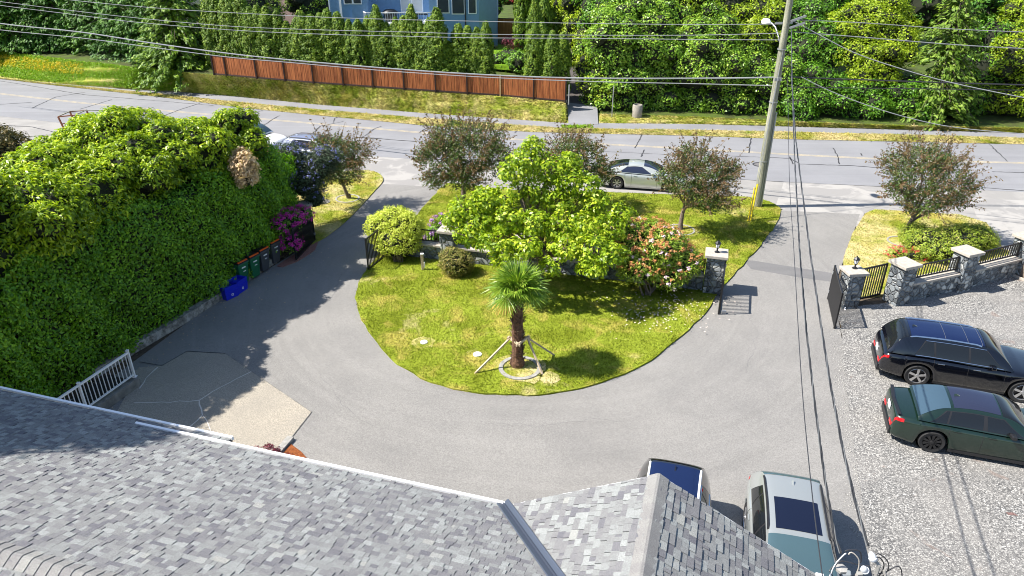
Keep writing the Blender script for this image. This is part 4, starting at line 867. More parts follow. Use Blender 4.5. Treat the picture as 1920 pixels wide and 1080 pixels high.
b = W(1010, 524); tree('magnolia_tree', 'big bright green broadleaved magnolia tree in the centre behind the wall', 'tree', b, blp([(985, 300, 27.5, 0.65, 0.55), (965, 325, 27.3, 0.65, 0.50), (1030, 315, 27.5, 0.69, 0.55), (1065, 335, 27.3, 0.69, 0.55), (1100, 350, 27.1, 0.69, 0.50), (1120, 380, 26.8, 0.60, 0.50), (1050, 375, 27.1, 0.69, 0.50), (1000, 355, 27.3, 0.60, 0.50), (1000, 275, 27.9, 0.43, 0.34), (1070, 305, 27.7, 0.43, 0.38),
    (870, 392, 26.5, 0.65, 0.46), (910, 375, 26.7, 0.60, 0.46), (945, 365, 26.7, 0.52, 0.42), (900, 420, 26.1, 0.69, 0.46), (850, 412, 26.3, 0.43, 0.38), (950, 410, 26.1, 0.69, 0.50), (1000, 420, 25.9, 0.69, 0.50), (1050, 425, 25.9, 0.69, 0.50), (1100, 425, 25.8, 0.69, 0.50), (1145, 425, 25.7, 0.65, 0.46), (1165, 400, 26.1, 0.43, 0.34), (930, 455, 24.8, 0.69, 0.46), (985, 465, 24.6, 0.60, 0.42), (1060, 465, 24.6, 0.60, 0.42), (1110, 470, 24.4, 0.77, 0.50), (1145, 475, 24.3, 0.60, 0.42), (1110, 500, 24.0, 0.60, 0.34), (940, 480, 24.4, 0.47, 0.34), (1030, 500, 24.2, 0.43, 0.34), (880, 445, 25.1, 0.52, 0.34)]),
    1250, 17, .22, LM['magnolia'], .165, .52, .15, None, 120, .35, .45, M['bark'], .75, .55, h1=1.3, sq=.8)
# ---------------------------------------------------------------- palm
b = W(970, 688); palm = empty('palm_tree', b, 0, 'small fan palm with hairy brown trunk standing in a concrete ring on the lawn', 'palm')
ph = 3.0; mb = MB(); prof = []
for i in range(15): prof.append((.19-.03*i/14+(.05 if i < 2 else 0)+(.03 if i > 11 else 0)+.012*(i % 2), ph*i/14))
mb.lathe(prof, n=14); n0 = len(mb.v)
for k in range(260):
    z = R.uniform(.05, ph); a = R.uniform(0, 2*math.pi); r = .17; c = Vector((r*math.cos(a), r*math.sin(a), z)); out = Vector((math.cos(a), math.sin(a), .55)); sd = Vector((-math.sin(a), math.cos(a), 0))*.035
    mb.face([c-sd, c+sd, c+out*.11+sd*.5+Vector((0, 0, .03)), c+out*.11-sd*.5+Vector((0, 0, .03))], 1 if k % 6 == 0 else 0)
mb.build('trunk', [plain('palm_fibre', (.15, .08, .048), .95, noise=.5, nscale=20, bump=.8), plain('palm_stub', (.42, .33, .24), .9)], palm)
def frond(az, el, plen, r, mat, droop=.3, nseg=34):
    mb = MB(); d = Vector((math.cos(az)*math.cos(el), math.sin(az)*math.cos(el), math.sin(el))); s = Vector((-math.sin(az), math.cos(az), 0)); u = s.cross(d)
    c0 = Vector((0, 0, ph-.05)); pts = [c0, c0+d*plen*.5, c0+d*plen+Vector((0, 0, -droop*.12))]; mb.tube(pts, [.016, .012, .009], 4)
    h = pts[-1]; d2 = (d+Vector((0, 0, -droop*.5))).normalized(); u2 = s.cross(d2)
    for i in range(nseg):
        a = math.radians(-128+256*i/(nseg-1)); w_ = .022; dd = (d2*math.cos(a)+s*math.sin(a)+u2*.22*abs(math.sin(a))).normalized(); side = (-d2*math.sin(a)+s*math.cos(a))
        rr_ = r*(1-.22*(abs(a)/2.2)**2)*R.uniform(.92, 1.05); q1 = h+dd*rr_*.55; q2 = h+dd*rr_+Vector((0, 0, -droop*.25*R.uniform(.6, 1.5))); z = u2*(.012 if i % 2 else -.012)
        mb.face([h, q1-side*w_+z, q1+side*w_-z]); mb.face([q1-side*w_+z, q2, q1+side*w_-z])
    return mb.build('frond', mat, palm)
for k in range(22):
    ring_ = k/22; frond(k*2.399, math.radians(80-82*ring_**.9+R.uniform(-6, 6)), .36+.2*ring_, .72+R.uniform(-.06, .07), LM['palm'], .15+.35*ring_)
for k in range(4): frond(math.radians(165+k*22+R.uniform(-8, 8)), math.radians(-12-R.uniform(0, 18)), .6, .42, LM['palmdry'], .6)
cc = W(975, 694); o = ring('tree_ring', (0, 0, 0), .58, .72, .06, M['conc'], None, .055, 36); o.location = (cc.x, cc.y, 0); tag(o, 'round concrete edging ring around the palm', 'edging ring', 'round concrete edging rings')
st = empty('palm_support', b, 0, 'three wooden stakes and a triangular collar propping the palm trunk', 'tree support')
zc = 1.08; tri = [Vector((-.25, .08, zc)), Vector((.33, .12, zc)), Vector((.02, -.3, zc))]
mb = MB()
for i in range(3):
    a_, b_ = tri[i], tri[(i+1) % 3]; e = (b_-a_).normalized()*.1; mb.beam(a_-e, b_+e, .045, .08)
mb.build('collar', M['stake'], st)
for g_, t_ in ((W(890, 703), tri[0]), (W(1018, 706), tri[1]), (W(1040, 668), tri[1])):
    mb = MB(); mb.beam(g_-b+Vector((0, 0, .04)), t_, .055, .055); mb.build('stake', M['stake'], st)
def slots(mb, t):
    for i in range(0, len(mb.v), 8):
        q_ = MB(); q_.hexa(mb.v[i:i+8]); q_.build('slot', M['black'], t)
for px, py, lb, hole in ((795, 646, 'white round plastic cleanout cap in the lawn, farther from the palm', 0), (895, 669, 'white round drain grate in the lawn, nearer the palm', 1)):
    c = W(px, py); t = empty('drain_cover', (c.x, c.y, .07), 0, lb, 'drain cover'); mb = MB(); mb.lathe([(.13+.02*hole, 0), (.13+.02*hole, .05), (0, .055)], n=20); mb.build('lid', M['white'], t)
    mb = MB()
    for k in range(10 if hole else 3):
        a = k*2.4; r = .03+.010*k; mb.box((r*math.cos(a), r*math.sin(a), .057), (.022, .022, .006))
    mb.build('slot', M['black'], t, ) if False else slots(mb, t)
c = W(606, 381); t = empty('utility_cover', (c.x, c.y, .06), 0, 'small round concrete utility box lid in the left verge', 'utility cover'); mb = MB(); mb.lathe([(.36, 0), (.36, .04), (.0, .045)], n=20); mb.build('frame', M['conc_dark'], t); mb = MB(); mb.box((0, 0, .055), (.3, .2, .02)); mb.build('lid', M['conc'], t)
c = W(793, 508); t = empty('marker_post', (c.x, c.y, 0), 0, 'short weathered wooden post with a pale tap on the lawn by the wall', 'post'); mb = MB(); mb.box((0, 0, .4), (.11, .11, .8)); mb.build('shaft', M['stake'], t, bevel=.01); mb = MB(); mb.box((0, 0, .81), (.14, .14, .02)); mb.box((.09, -.05, .32), (.05, .05, .25)); mb.build('cap_plate', M['white'], t)
c = W(1290, 541); t = empty('utility_box', (c.x, c.y, 0), 0, 'grey ribbed utility box against the wall beside the lantern pillar', 'utility box'); mb = MB(); mb.box((0, 0, .55), (.42, .22, .5)); mb.build('cabinet', M['cap'], t); 
for k in range(4): mb = MB(); mb.box((-.15+.1*k, -.02, .15), (.035, .12, .3)); mb.build('conduit', M['conc'], t)
# fallen petals
mb = MB()
for k in range(260):
    px, py = R.gauss(1240, 48), R.gauss(580, 20); c = W(px, py, .13); s_ = R.uniform(.018, .04); a = R.random()*6; mb.face([c+Vector((s_*math.cos(a+j*1.57), s_*math.sin(a+j*1.57), 0)) for j in range(4)])
tag(mb.build('fallen_petals', plain('petal', (.7, .58, .5), .8)), 'scattered pale fallen petals on the lawn below the faded rhododendron', 'petals', None, 'stuff')
# ---------------------------------------------------------------- far side planting
def column(name, base, h, r, L, n, leaf, seed):
    """one narrow clipped-looking conifer; returned mesh is shared"""
    g = np.random.default_rng(seed); per = 15; n = n//per; t = g.random(n)**.8; a = g.random(n)*2*math.pi
    prof = np.interp(t, [0, .08, .3, .6, .85, 1], [.85, 1, 1, .92, .62, .10])*r; lump = 1+.2*np.sin(a*3+t*9+seed)*np.cos(t*21+seed)+.1*np.sin(a*7+t*40)
    rr_ = prof*lump*(1-.12*g.random(n)); P = np.stack([rr_*np.cos(a), rr_*np.sin(a), .1+t*h], 1); D = unit(np.stack([np.cos(a), np.sin(a), np.full(n, .35)], 1))
    p, N, T = puff(P, D, per, .15, L, .45, .5, .25, .7, 1.5); return leafquads(p, N, L, .45, unit(T+np.array([0, 0, .9])), .05, .4)
protos = []
for s_ in range(3):
    t = empty('cedar_column', (0, 0, 0), 0); foliage('foliage', column('c', None, 1, 1, 1, 10, LM['cedar'], s_) if False else column('c', None, 5.0, .72, .155, 10500, LM['cedar'], s_), LM['cedar'], t)
    mb = MB(); mb.lathe([(.30, .15), (.36, 1.5), (.28, 3.2), (.10, 4.3), (0, 4.6)], n=9); mb.build('inner_branches', M['twig'], t)  # dark solid core added to keep light out of the column
    mb = MB(); mb.tube([(0, 0, -.3), (0, 0, 3)], [.07, .04], 6); mb.build('stem', M['bark_dark'], t); protos.append(t)
usedp = [False]*3; CG = 'columnar cedars of the row behind the wooden fence'
def cedar(p, sc, sz, label, group, rz):
    i = R.randrange(3)
    if not usedp[i]: o = protos[i]; usedp[i] = True
    else: o = copy_tree(protos[i])
    o.location = p; o.scale = (sc, sc, sz); o.rotation_euler = (R.uniform(-.02, .02), R.uniform(-.03, .03), rz); tag(o, label, 'cedar', group); return o
cx = 475; k = 0
while cx < 912:
    bp = fbase(cx)+Vector((0, 1.45+R.uniform(-.15, .2), .15)); ht = interp(cx, [(475, 5.0), (540, 4.9), (600, 4.5), (690, 5.4), (760, 5.3), (850, 5.0), (905, 4.9)])/5*R.uniform(.84, 1.14)
    if 838 < cx < 856: ht *= .75
    cedar(bp, R.uniform(.85, 1.28), ht, 'narrow bright green columnar cedar in the close row between the wooden fence and the blue house', CG, R.uniform(0, 6)); cx += R.uniform(14.5, 19); k += 1
for i, (x, dy, h_) in enumerate([(1000, 1.2, 1.0), (1018, 1.5, 1.02), (1036, 1.0, .92), (1052, 1.3, .9), (1004, 3.2, 1.3), (1022, 4.5, 1.35)]):
    cedar(fbase(min(x, 1058))+Vector((0, dy, .2)), .95, h_, 'narrow columnar cedar in the clump at the right end of the wooden fence', 'columnar cedars by the path', i)
for i, (x, y) in enumerate([(-1.0, 73), (.1, 73.4), (1.1, 73.8), (2.0, 74.3), (2.7, 75)]):
    cedar(Vector((x+2.0, y, 2.5)), 1.1, 1.35, 'tall columnar cedar of the row beside the garden lawn right of the blue house', 'columnar cedars by the garden lawn', i*2)
for i, x in enumerate((396, 412, 428, 444, 460)):
    cedar(fbase(x)+Vector((-.2, 2.2, .1)), 1.15, 1.12+.03*i, 'darker columnar cedar standing between the big conifer and the cedar row', 'darker cedars by the big conifer', i)
# layered conifers
def conifer(name, label, cat, base, h, r, L, ntier, leaf, per=10, group=None, lowz=.1, trunk=True, droop=.35, taper=1.0, perb=9, seed=1):
    g = random.Random(seed); t = empty(name, base, 0, label, cat, group); Cs = []; Ds = []; mb = MB()
    for i in range(ntier):
        f = i/ntier; z = h*(lowz+(1-lowz)*f); rad = r*(1-f)**taper+.15; nb_ = max(4, int(perb*(1-f*.6)))
        for j in range(nb_):
            a = g.random()*6.283; rr_ = rad*g.uniform(.75, 1.1); d = Vector((math.cos(a), math.sin(a), 0)); e = d*rr_+Vector((0, 0, z-droop*rr_+g.uniform(-.15, .15)))
            if rr_ > .5: mb.tube([(0, 0, z+.1), tuple(d*rr_*.5+Vector((0, 0, z-droop*rr_*.25))), tuple(e)], [.035, .025, .01], 3, 0, False)
            m = max(2, int(rr_/.45))
            for q in range(m):
                u_ = (q+1)/m; c_ = Vector((0, 0, z)).lerp(e, u_); Cs.append(tuple(c_+Vector((g.uniform(-.2, .2), g.uniform(-.2, .2), 0)))); Ds.append((d.x, d.y, .25))
    mb.tube([(0, 0, -.2), (0, 0, h*.95)], [h*.022+.05, .02], 7); mb.build('trunk', M['bark_dark'], t)
    Cs = np.array(Cs); Ds = unit(np.array(Ds)); p, N, T = puff(Cs, Ds, per, .38, L, .4, .5, .8, .5, .45); T = unit(np.repeat(Ds, per, 0)*1.0+np.array([0, 0, -.35]))
    foliage('crown', leafquads(p, N, L, .38, T, .05, .45), leaf, t); return t
bc = fbase(352)+Vector((0, -3.2, -.3)); bc = W(352, 150, .6)
conifer('big_conifer', 'big layered conifer hanging over the left end of the wooden fence', 'conifer', bc, 10, 4.3, .34, 30, LM['bough'], 17, None, .17, perb=18, seed=3, taper=.75)
for i, x in enumerate(range(-60, 330, 30)):
    bp = W(x, 97+max(0, (x-150))*.14, 1.9)+Vector((0, .2, 0))
    conifer('dark_conifer', 'dark green conifer of the shady row at the upper left, standing on bare trunks', 'conifer', bp, 9+R.uniform(-.6, .8), 2.1, .34, 20, LM['conifer'], 14, 'dark conifers in the row at the upper left', .13, perb=13, seed=20+i, taper=.6)
shrub('pale_shrub', 'pale green leafy shrub on the left bank in front of the dark conifers', 'shrub', W(215, 135, 1.0), [(tuple(W(200, 125, 1.3)), (1.7, 1.2, 1.1)), (tuple(W(235, 130, 1.2)), (1.7, 1.2, 1.0))], 330, 11, .3, LM['bluegreen'], .18, .6, .8)
shrub('pale_shrub', 'small pale green plant at the upper left among the wildflowers', 'shrub', W(112, 110, 1.2), [(tuple(W(112, 105, 1.6)), (.8, .6, .7)), (tuple(W(50, 100, 1.6)), (1.4, .8, .8))], 120, 11, .25, LM['bluegreen'], .16, .6, .7)
def scatter(name, pxr, n, per, cr, L, mat, label, cat, asp=.4, hh=.06):
    xx = rng.uniform(pxr[0][0], pxr[0][1], n); px = np.array(xs, float)
    def rowat(r): A_ = np.array([tuple(p) for p in rows[r]]); return np.stack([np.interp(xx, px, A_[:, i]) for i in range(3)], 1)
    t_ = rng.uniform(pxr[1][0], pxr[1][1], (n, 1)); C_ = rowat(2)+(rowat(4)-rowat(2))*t_+np.array([0, 0, hh])
    p, N, T = puff(C_, np.tile([0, 0, 1.], (n, 1)), per, cr, L, asp, .8, .2, .3); tag(foliage(name, leafquads(p, N, L, asp, unit(T+np.array([0, 0, 1.2]))), mat), label, cat, None, 'stuff')
scatter('tall_weeds', ((-80, 340), (.05, 1.0)), 12000, 8, .16, .15, LM['weeds'], 'tall green weeds covering the upper left bank', 'weeds')
scatter('wildflowers', ((-60, 160), (.40, .85)), 900, 8, .2, .10, LM['wildfl'], 'yellow orange wildflowers on the upper left bank', 'wildflowers', .8, .16)
# garden plants between the fence and the blue house
def fgp(px, py, h): return W(px, py, h)
q = W(945, 125, 1.6); shrub('garden_shrub', 'rounded green garden shrub behind the fence below the red maple', 'shrub', q, [(tuple(W(935, 118, 2.2)), (1.3, 1.2, 1.0)), (tuple(W(975, 120, 2.3)), (1.4, 1.2, 1.2)), (tuple(W(955, 108, 2.4)), (1.4, 1.2, .9))], 420, 11, .25, LM['rhodo'], .16, .5, .8)
q = W(962, 95, 2.0); shrub('red_maple', 'small purple red leaved maple in the garden right of the blue house', 'maple', q, [(tuple(W(965, 82, 2.8)), (.9, .7, .9)), (tuple(W(950, 78, 3.0)), (.5, .5, .6))], 130, 12, .25, LM['maroon'], .13, .5, 0)
q = W(925, 95, 2.0); shrub('garden_shrub', 'low reddish shrub at the foot of the blue house wall', 'shrub', q, [(tuple(W(922, 92, 2.2)), (.6, .5, .4))], 60, 10, .2, LM['round'], .13, .5, .7)
tag(sheet('garden_lawn', [Vector((-3.5, 66, 0)), Vector((1.6, 64, 0)), Vector((3.4, 70, 0)), Vector((4.5, 100, 0)), Vector((-6, 100, 0)), Vector((-2, 76, 0))], 2.25, M['bank_green'], .4), None)
# ---- big green mass on the right: separate trees and bushes
def bush(name, label, cat, lst, ncl, leaf, L=.2, per=11, cr=.42, asp=.5, core=.84, up=.35, group=None, base=None, low=-.5, depth=.22):
    bl = [pxblob(*a) for a in lst]; c = bl[0][0]
    Pk, Dk = blob_clusters(bl, 14*len(lst)//2, .12, .4, -.2); bl2 = bl+[((p[0], p[1], p[2]), (.8, .8, .65)) for p in Pk]
    return shrub(name, label, cat, (base or (c[0], c[1], .3)), bl2, ncl, per, cr, leaf, L, asp, core, None, depth, up, None, group, low=low, zmin=.15)
bush('path_hedge', 'tall narrow yellow green hedge along the dark path', 'hedge', [(1082, 30, 66, 1.0, 2.5), (1092, 70, 62.5, 1.0, 2.4), (1102, 110, 60, 1.0, 2.2), (1112, 150, 58, 1.0, 1.8), (1115, 180, 57, .8, 1.4), (1072, 0, 70, 1.2, 3)], 1000, LM['yellowgreen'], .19)
bush('white_flowering_bush', 'large leafy bush with whitish new leaves right of the dark path', 'bush', [(1150, 90, 58, 2.3, 2.4), (1180, 50, 60, 2.4, 2.4), (1220, 90, 58, 2.2, 2.4), (1150, 150, 57.6, 1.8, 1.8), (1200, 150, 58, 2.0, 2.0), (1245, 60, 60, 2, 2), (1250, 130, 58.3, 1.8, 2), (1135, 190, 56.8, 1.2, 1.0), (1190, 192, 57.4, 1.5, 1.2), (1245, 192, 57.2, 1.5, 1.2)], 3600, LM['ivy'], .2, 11)
bush('bramble_thicket', 'green bramble thicket behind the concrete litter bin, between bush and pole', 'thicket', [(1300, 120, 57, 2.1, 2.2), (1350, 130, 57, 2.1, 2.2), (1400, 140, 57, 2.0, 2.0), (1300, 192, 57, 1.7, 1.4), (1360, 200, 56.2, 1.6, 1.3), (1420, 200, 56, 1.6, 1.2), (1460, 160, 56, 1.8, 1.8), (1330, 70, 59, 2, 2)], 2900, LM['ivy'], .19, 11)
bush('bramble_thicket', 'dark low thicket right of the utility pole along the footpath', 'thicket', [(1510, 170, 55.5, 1.9, 1.6), (1560, 185, 55.2, 1.9, 1.4), (1620, 190, 55.2, 1.9, 1.4), (1680, 190, 55.2, 1.9, 1.4), (1740, 195, 55, 1.8, 1.3), (1790, 200, 54.8, 1.7, 1.2), (1500, 205, 54.8, 1.4, 1.0), (1600, 212, 54.6, 1.4, .9), (1700, 214, 54.4, 1.4, .9)], 2700, LM['midgreen'], .19, 11)
bush('laurel_bush', 'broad yellow green bush above the thicket left of the utility pole', 'bush', [(1300, 20, 62, 2.6, 2.6), (1360, 25, 62, 2.6, 2.6), (1420, 40, 61, 2.4, 2.4), (1400, 90, 59, 2, 2)], 1500, LM['yellowgreen'], .22, 11)
bush('leafy_tree', 'dark green tree behind the utility pole top', 'tree', [(1490, 60, 61, 2.4, 2.4), (1530, 90, 59, 2.2, 2.2), (1500, 110, 58, 2.0, 2), (1540, 30, 63, 2.2, 2.4)], 1500, LM['midgreen'], .21, 11)
bush('maple_tree', 'light yellow green layered maple right of the utility pole', 'maple', [(1610, 50, 58.5, 2.0, 1.3), (1650, 30, 59.5, 1.8, 1.3), (1600, 100, 57, 2.0, 1.2), (1660, 95, 57, 1.8, 1.2), (1640, 140, 56, 1.8, 1.1), (1580, 75, 58, 1.4, 1.1), (1690, 60, 58.5, 1.4, 1.2)], 1700, LM['yellowgreen'], .19, 11, .38, .5, .7)
for i, (x, y, h_, r_, lb) in enumerate([(1745, 222, 10.5, 2.9, 'tall drooping conifer with bright tips between the maple and the right edge'), (1790, 190, 12, 2.6, 'dark conifer just behind the drooping one at the upper right')]):
    conifer('drooping_conifer', lb, 'conifer', W(x, y, .3), h_, r_, .36, 24, LM['conifer_lit'] if i == 0 else LM['conifer'], 13, None, .12, perb=13, seed=70+i, droop=.55, taper=.7)
bush('leafy_tree', 'shaded round tree near the right edge between two conifers', 'tree', [(1850, 90, 58, 2.2, 2.4), (1830, 140, 56.5, 2, 2), (1850, 40, 61, 2.4, 2.4), (1880, 10, 63, 2.4, 2.4)], 1300, LM['midgreen'], .2, 11)
bush('golden_conifer', 'golden green bushy conifer at the right edge', 'conifer', [(1900, 120, 55.6, 1.8, 1.8), (1930, 60, 57, 2, 2.4), (1900, 190, 54.3, 1.8, 1.3), (1940, 150, 55, 1.8, 2), (1860, 190, 54.6, 1.4, 1.1), (1960, 200, 54, 1.6, 1.5), (1905, 50, 58, 1.4, 1.8)], 1700, LM['yellowgreen'], .2, 11)
bush('leafy_tree', 'tall dark tree at the top edge left of the pole', 'tree', [(1120, 0, 66, 2.2, 2.6), (1190, -20, 66, 2.6, 2.4), (1130, 40, 62, 1.6, 2), (1235, 0, 66, 2.0, 2.2)], 1100, LM['midgreen'], .22, 11)
bush('leafy_tree', 'dark treetop above the maple at the top edge', 'tree', [(1560, -15, 68, 2.6, 2.6), (1680, -10, 64, 2.6, 2.6), (1740, 10, 62, 2.2, 2.4), (1470, -20, 68, 2.6, 2.6)], 1100, LM['conifer'], .24, 11)
bush('leafy_tree', 'dark tree between the two roofs at the top left', 'tree', [(580, 8, 79, 1.8, 3.4), (600, 5, 80, 1.5, 3.4)], 420, LM['cedar'], .24, 11)
bush('leafy_tree', 'green treetop left of the brown roof at the top edge', 'tree', [(440, 12, 74, 2.6, 2.6), (470, 22, 73, 2.2, 2.2), (415, 25, 72, 2, 2.4), (500, 20, 76, 1.6, 2)], 800, LM['cedar'], .24, 11)
bush('garden_shrub', 'hedge of the hillside garden above the orange fence', 'hedge', [(1040, -5, 88, 1.5, 2.2), (930, 12, 84, .8, 1.2)], 200, LM['midgreen'], .25, 10)
bush('garden_flowers', 'red flowering bush at the top edge beyond the garden lawn', 'shrub', [(950, -2, 92, 1.6, .8)], 120, LM['red'], .2, 10)
# green tufts by the kerb of the far path
c = W(1082, 239); C_ = np.array([(c.x+R.uniform(-1.1, 1.1), c.y+R.uniform(-.35, .35), .06) for _ in range(260)]); p, N, T = puff(C_, np.tile([0, 0, 1.], (260, 1)), 8, .12, .14, .3)
tag(foliage('grass', leafquads(p, N, .14, .3, unit(T+np.array([0, 0, 1.0]))), LM['weeds']), 'bright green grass tuft in the dry strip in front of the dark path', 'grass', None, 'stuff')

# leaf litter by the hedge and loose stones along the edge of the gravel
mb = MB()
for k in range(260):
    t_ = R.random(); p_, d_ = hedge_pt(.2+.75*t_); q = p_+Vector((d_.y, -d_.x, 0))*abs(R.gauss(.2, .9)); q.z = .022; s_ = R.uniform(.012, .03); a = R.random()*6
    if q.y < 15: continue
    mb.face([q+Vector((s_*math.cos(a+j*1.57)*(1 if j % 2 else .5), s_*math.sin(a+j*1.57), .004*(j % 2))) for j in range(4)])
tag(mb.build('leaf_litter', LM['dead']), 'small dry leaves scattered on the asphalt along the hedge', 'leaf litter', None, 'stuff')
mb = MB()
for k in range(900):
    t_ = R.random(); a_, b_ = (W(1576, 612), W(1590, 760)) if R.random() < .4 else (W(1590, 760), W(1625, 1010)); q = a_.lerp(b_, t_)+Vector((-abs(R.gauss(0, .22)), 0, 0)); s_ = R.uniform(.008, .022); mb.box((q.x, q.y, .016+s_*.5), (s_*1.6, s_*1.3, s_), R.random()*3, 0, .6)
tag(mb.build('loose_stones', plain('loose_stone', (.34, .33, .31), .9, noise=.5, nscale=40)), 'loose stones spilled from the gravel onto the asphalt edge', 'stones', None, 'stuff')

for px_, py_, r_ in ((975, 694, .95), (1275, 434, .85), (652, 375, .75), (1690, 456, .8), (795, 646, .42), (895, 669, .40), (1030, 712, .35)):
    c_ = W(px_, py_); sheet('dry_grass_patch', [Vector((c_.x+r_*R.uniform(.8, 1.15)*math.cos(a_*math.pi/9), c_.y+r_*R.uniform(.8, 1.15)*math.sin(a_*math.pi/9), 0)) for a_ in range(18)], .084, M['lawn_straw'], 0)
# ---------------------------------------------------------------- far wooden fence
FN = [(-60, 92, 60), (402, 138.5, 107), (425, 141, 110.5), (482, 147, 114.5), (535, 151, 118), (588, 156, 122), (644, 160, 127), (700, 164, 131), (758, 168.5, 135.5), (817, 172, 139), (876, 175.5, 141), (938, 180, 142.5), (1000, 185, 143.5), (1060, 191, 144)]
def top_h(p, py):           # height of an upright at p whose top is seen at row py
    v = (py-540)/F; k = math.tan(math.atan2(sP+v*cP, cP-v*sP)); return CAM_H-p.y*k
f0 = fbase(425); fence = empty('wooden_fence', f0, 0, 'long red brown board fence with dark posts on top of the grass bank', 'fence')
nodes = []
for x, y, t_ in FN[1:]: p = fbase(x); nodes.append((p-f0, max(1.6, top_h(p, t_)-p.z)))
for i in range(len(nodes)-1):
    (a, ha), (b, hb) = nodes[i], nodes[i+1]; mb = MB(); d = (b-a); L = d.length; d.normalize(); n_ = Vector((-d.y, d.x, 0)).normalized(); m_ = int(L/.14)
    for k in range(m_):
        t0, t1 = k/m_, (k+.93)/m_; off = n_*(.004 if k % 2 else -.004); A, B = a.lerp(b, t0)+off, a.lerp(b, t1)+off; h0 = lerp(ha, hb, (t0+t1)/2)-.06
        mb.hexa([A-n_*.012+up*.1, B-n_*.012+up*.1, B+n_*.012+up*.1, A+n_*.012+up*.1, A-n_*.012+up*h0, B-n_*.012+up*h0, B+n_*.012+up*h0, A+n_*.012+up*h0])
    mb.build('board_panel', M['wood_red'], fence)
    mb = MB(); mb.beam(a+up*(ha-.04), b+up*(hb-.04), .07, .06); mb.build('rail', M['wood_dark'], fence); mb = MB(); mb.beam(a+up*.08-n_*.02, b+up*.08-n_*.02, .07, .12); mb.build('rail', M['wood_dark'], fence)
for i, (a, ha) in enumerate(nodes):
    mb = MB(); mb.box((a.x, a.y-.06, a.z+ha/2), (.11, .11, ha+.06)); mb.build('post', M['wood_pale'] if i == 10 else M['wood_dark'], fence)
# upper fence line behind, pale lattice seen between cedars, and posts near the path
q = W(1066, 196, .95); mb = MB(); mb.tube([q, q+up*1.5], .05, 8); tag(mb.build('metal_post', M['steel']), 'short grey metal post at the right end of the wooden fence', 'post')
q = W(1057, 193, .95); mb = MB(); mb.lathe([(.0, .0), (.22, .02), (.25, .15), (.17, .3), (0, .36)], q, 9); tag(mb.build('boulder', M['conc']), 'small pale boulder at the foot of the last fence post', 'rock')
q = W(1147, 222, .12); t = empty('sign_post', q, 0, 'thin grey metal sign post in the dry grass in front of the bushes', 'sign post'); mb = MB(); mb.tube([(0, 0, 0), (0, 0, 2.45)], .035, 8); mb.build('pole', M['steel'], t); mb = MB(); mb.box((0, .05, 2.2), (.03, .30, .4)); mb.build('sign_plate', M['steel'], t)
q = W(1194, 221, .15); t = empty('litter_bin', q, 0, 'round concrete litter bin in the dry grass in front of the bushes', 'litter bin'); mb = MB(); mb.lathe([(.0, 0), (.36, 0), (.38, .1), (.38, .95), (.34, 1.0), (.27, 1.0), (.25, .9), (.25, .2)], n=20); mb.build('drum', plain('exposed_aggregate', (.30, .27, .23), .95, noise=.4, nscale=25, bump=.6), t, True); mb = MB(); mb.lathe([(0, .85), (.25, .85)], n=20); mb.build('liner', M['black'], t)
# orange garden fence behind and grey side fence
def boardfence(pts, h, mat, label, cat='fence', ph=.1):
    t = empty('garden_fence', pts[0], 0, label, cat); o = Vector(pts[0]); mb = MB(); mp = MB()
    for a, b in zip(pts[:-1], pts[1:]):
        a = Vector(a)-o; b = Vector(b)-o; mb.beam(a+up*h/2, b+up*h/2, .05, h)
        mp.beam(a+up*(h+.03), b+up*(h+.03), .1, .06)
        n_ = max(1, int((b-a).length/1.6))
        for k in range(n_+1): q = a.lerp(b, k/n_); mp.beam(q-up*.1+Vector((0, -.05, 0)), q+up*(h+ph)+Vector((0, -.05, 0)), .1, .1)
    mb.build('board_panel', mat, t); mp.build('post', M['wood_dark'], t)
boardfence([Vector((-1.6, 79, 2.6)), Vector((3.0, 78, 2.6))], 1.9, M['wood_or'], 'orange brown garden fence right of the blue house', ph=.4)
boardfence([Vector((3.4, 80, 3.0)), Vector((4.2, 66, 2.0))], 1.8, M['conc_dark'], 'weathered grey fence running beside the dark path', ph=.05)
# ---------------------------------------------------------------- blue house and roofs behind
hb = empty('blue_house', (-10, 73, 1.6), 0, 'blue stucco house with white framed windows and a balcony behind the cedar row', 'house'); O = Vector((-10, 73, 1.6))
def hw(name, mat, a, b, parent=None, rel=True):
    mb = MB(); c = [(a[i]+b[i])/2 for i in range(3)]; mb.box([c[i]-O[i] for i in range(3)], [abs(b[i]-a[i]) for i in range(3)]); return mb.build(name, mat, parent or hb)
def hx(px, Y=72.5): return (px-960)/F*PYz(Y, 60)
def PYz(Y, py): v = (py-540)/F; return Y/(cP-v*sP)
YF = 73.0
def fx(px): return PY(px, 40, YF).x
def fz(py): return PY(900, py, YF).z
x0, x1, x2 = fx(617), fx(898), fx(931)
mb = MB()
fp = [Vector((x0, YF+.8, 0)), Vector((fx(660), YF+.8, 0)), Vector((fx(660), YF+.4, 0)), Vector((fx(690), YF+.4, 0)), Vector((fx(690), YF+2.6, 0)), Vector((fx(806), YF+2.6, 0)), Vector((fx(806), YF, 0)), Vector((x1, YF, 0)), Vector((x2, YF+2.4, 0)), Vector((x2, YF+10, 0)), Vector((x0, YF+10, 0))]
lo = [p-O+up*1.4 for p in fp]; hi = [p-O+up*11 for p in fp]
for i in range(len(fp)): j = (i+1) % len(fp); mb.face([lo[i], lo[j], hi[j], hi[i]])
mb.face(hi); mb.build('wall', M['bluewall'], hb)
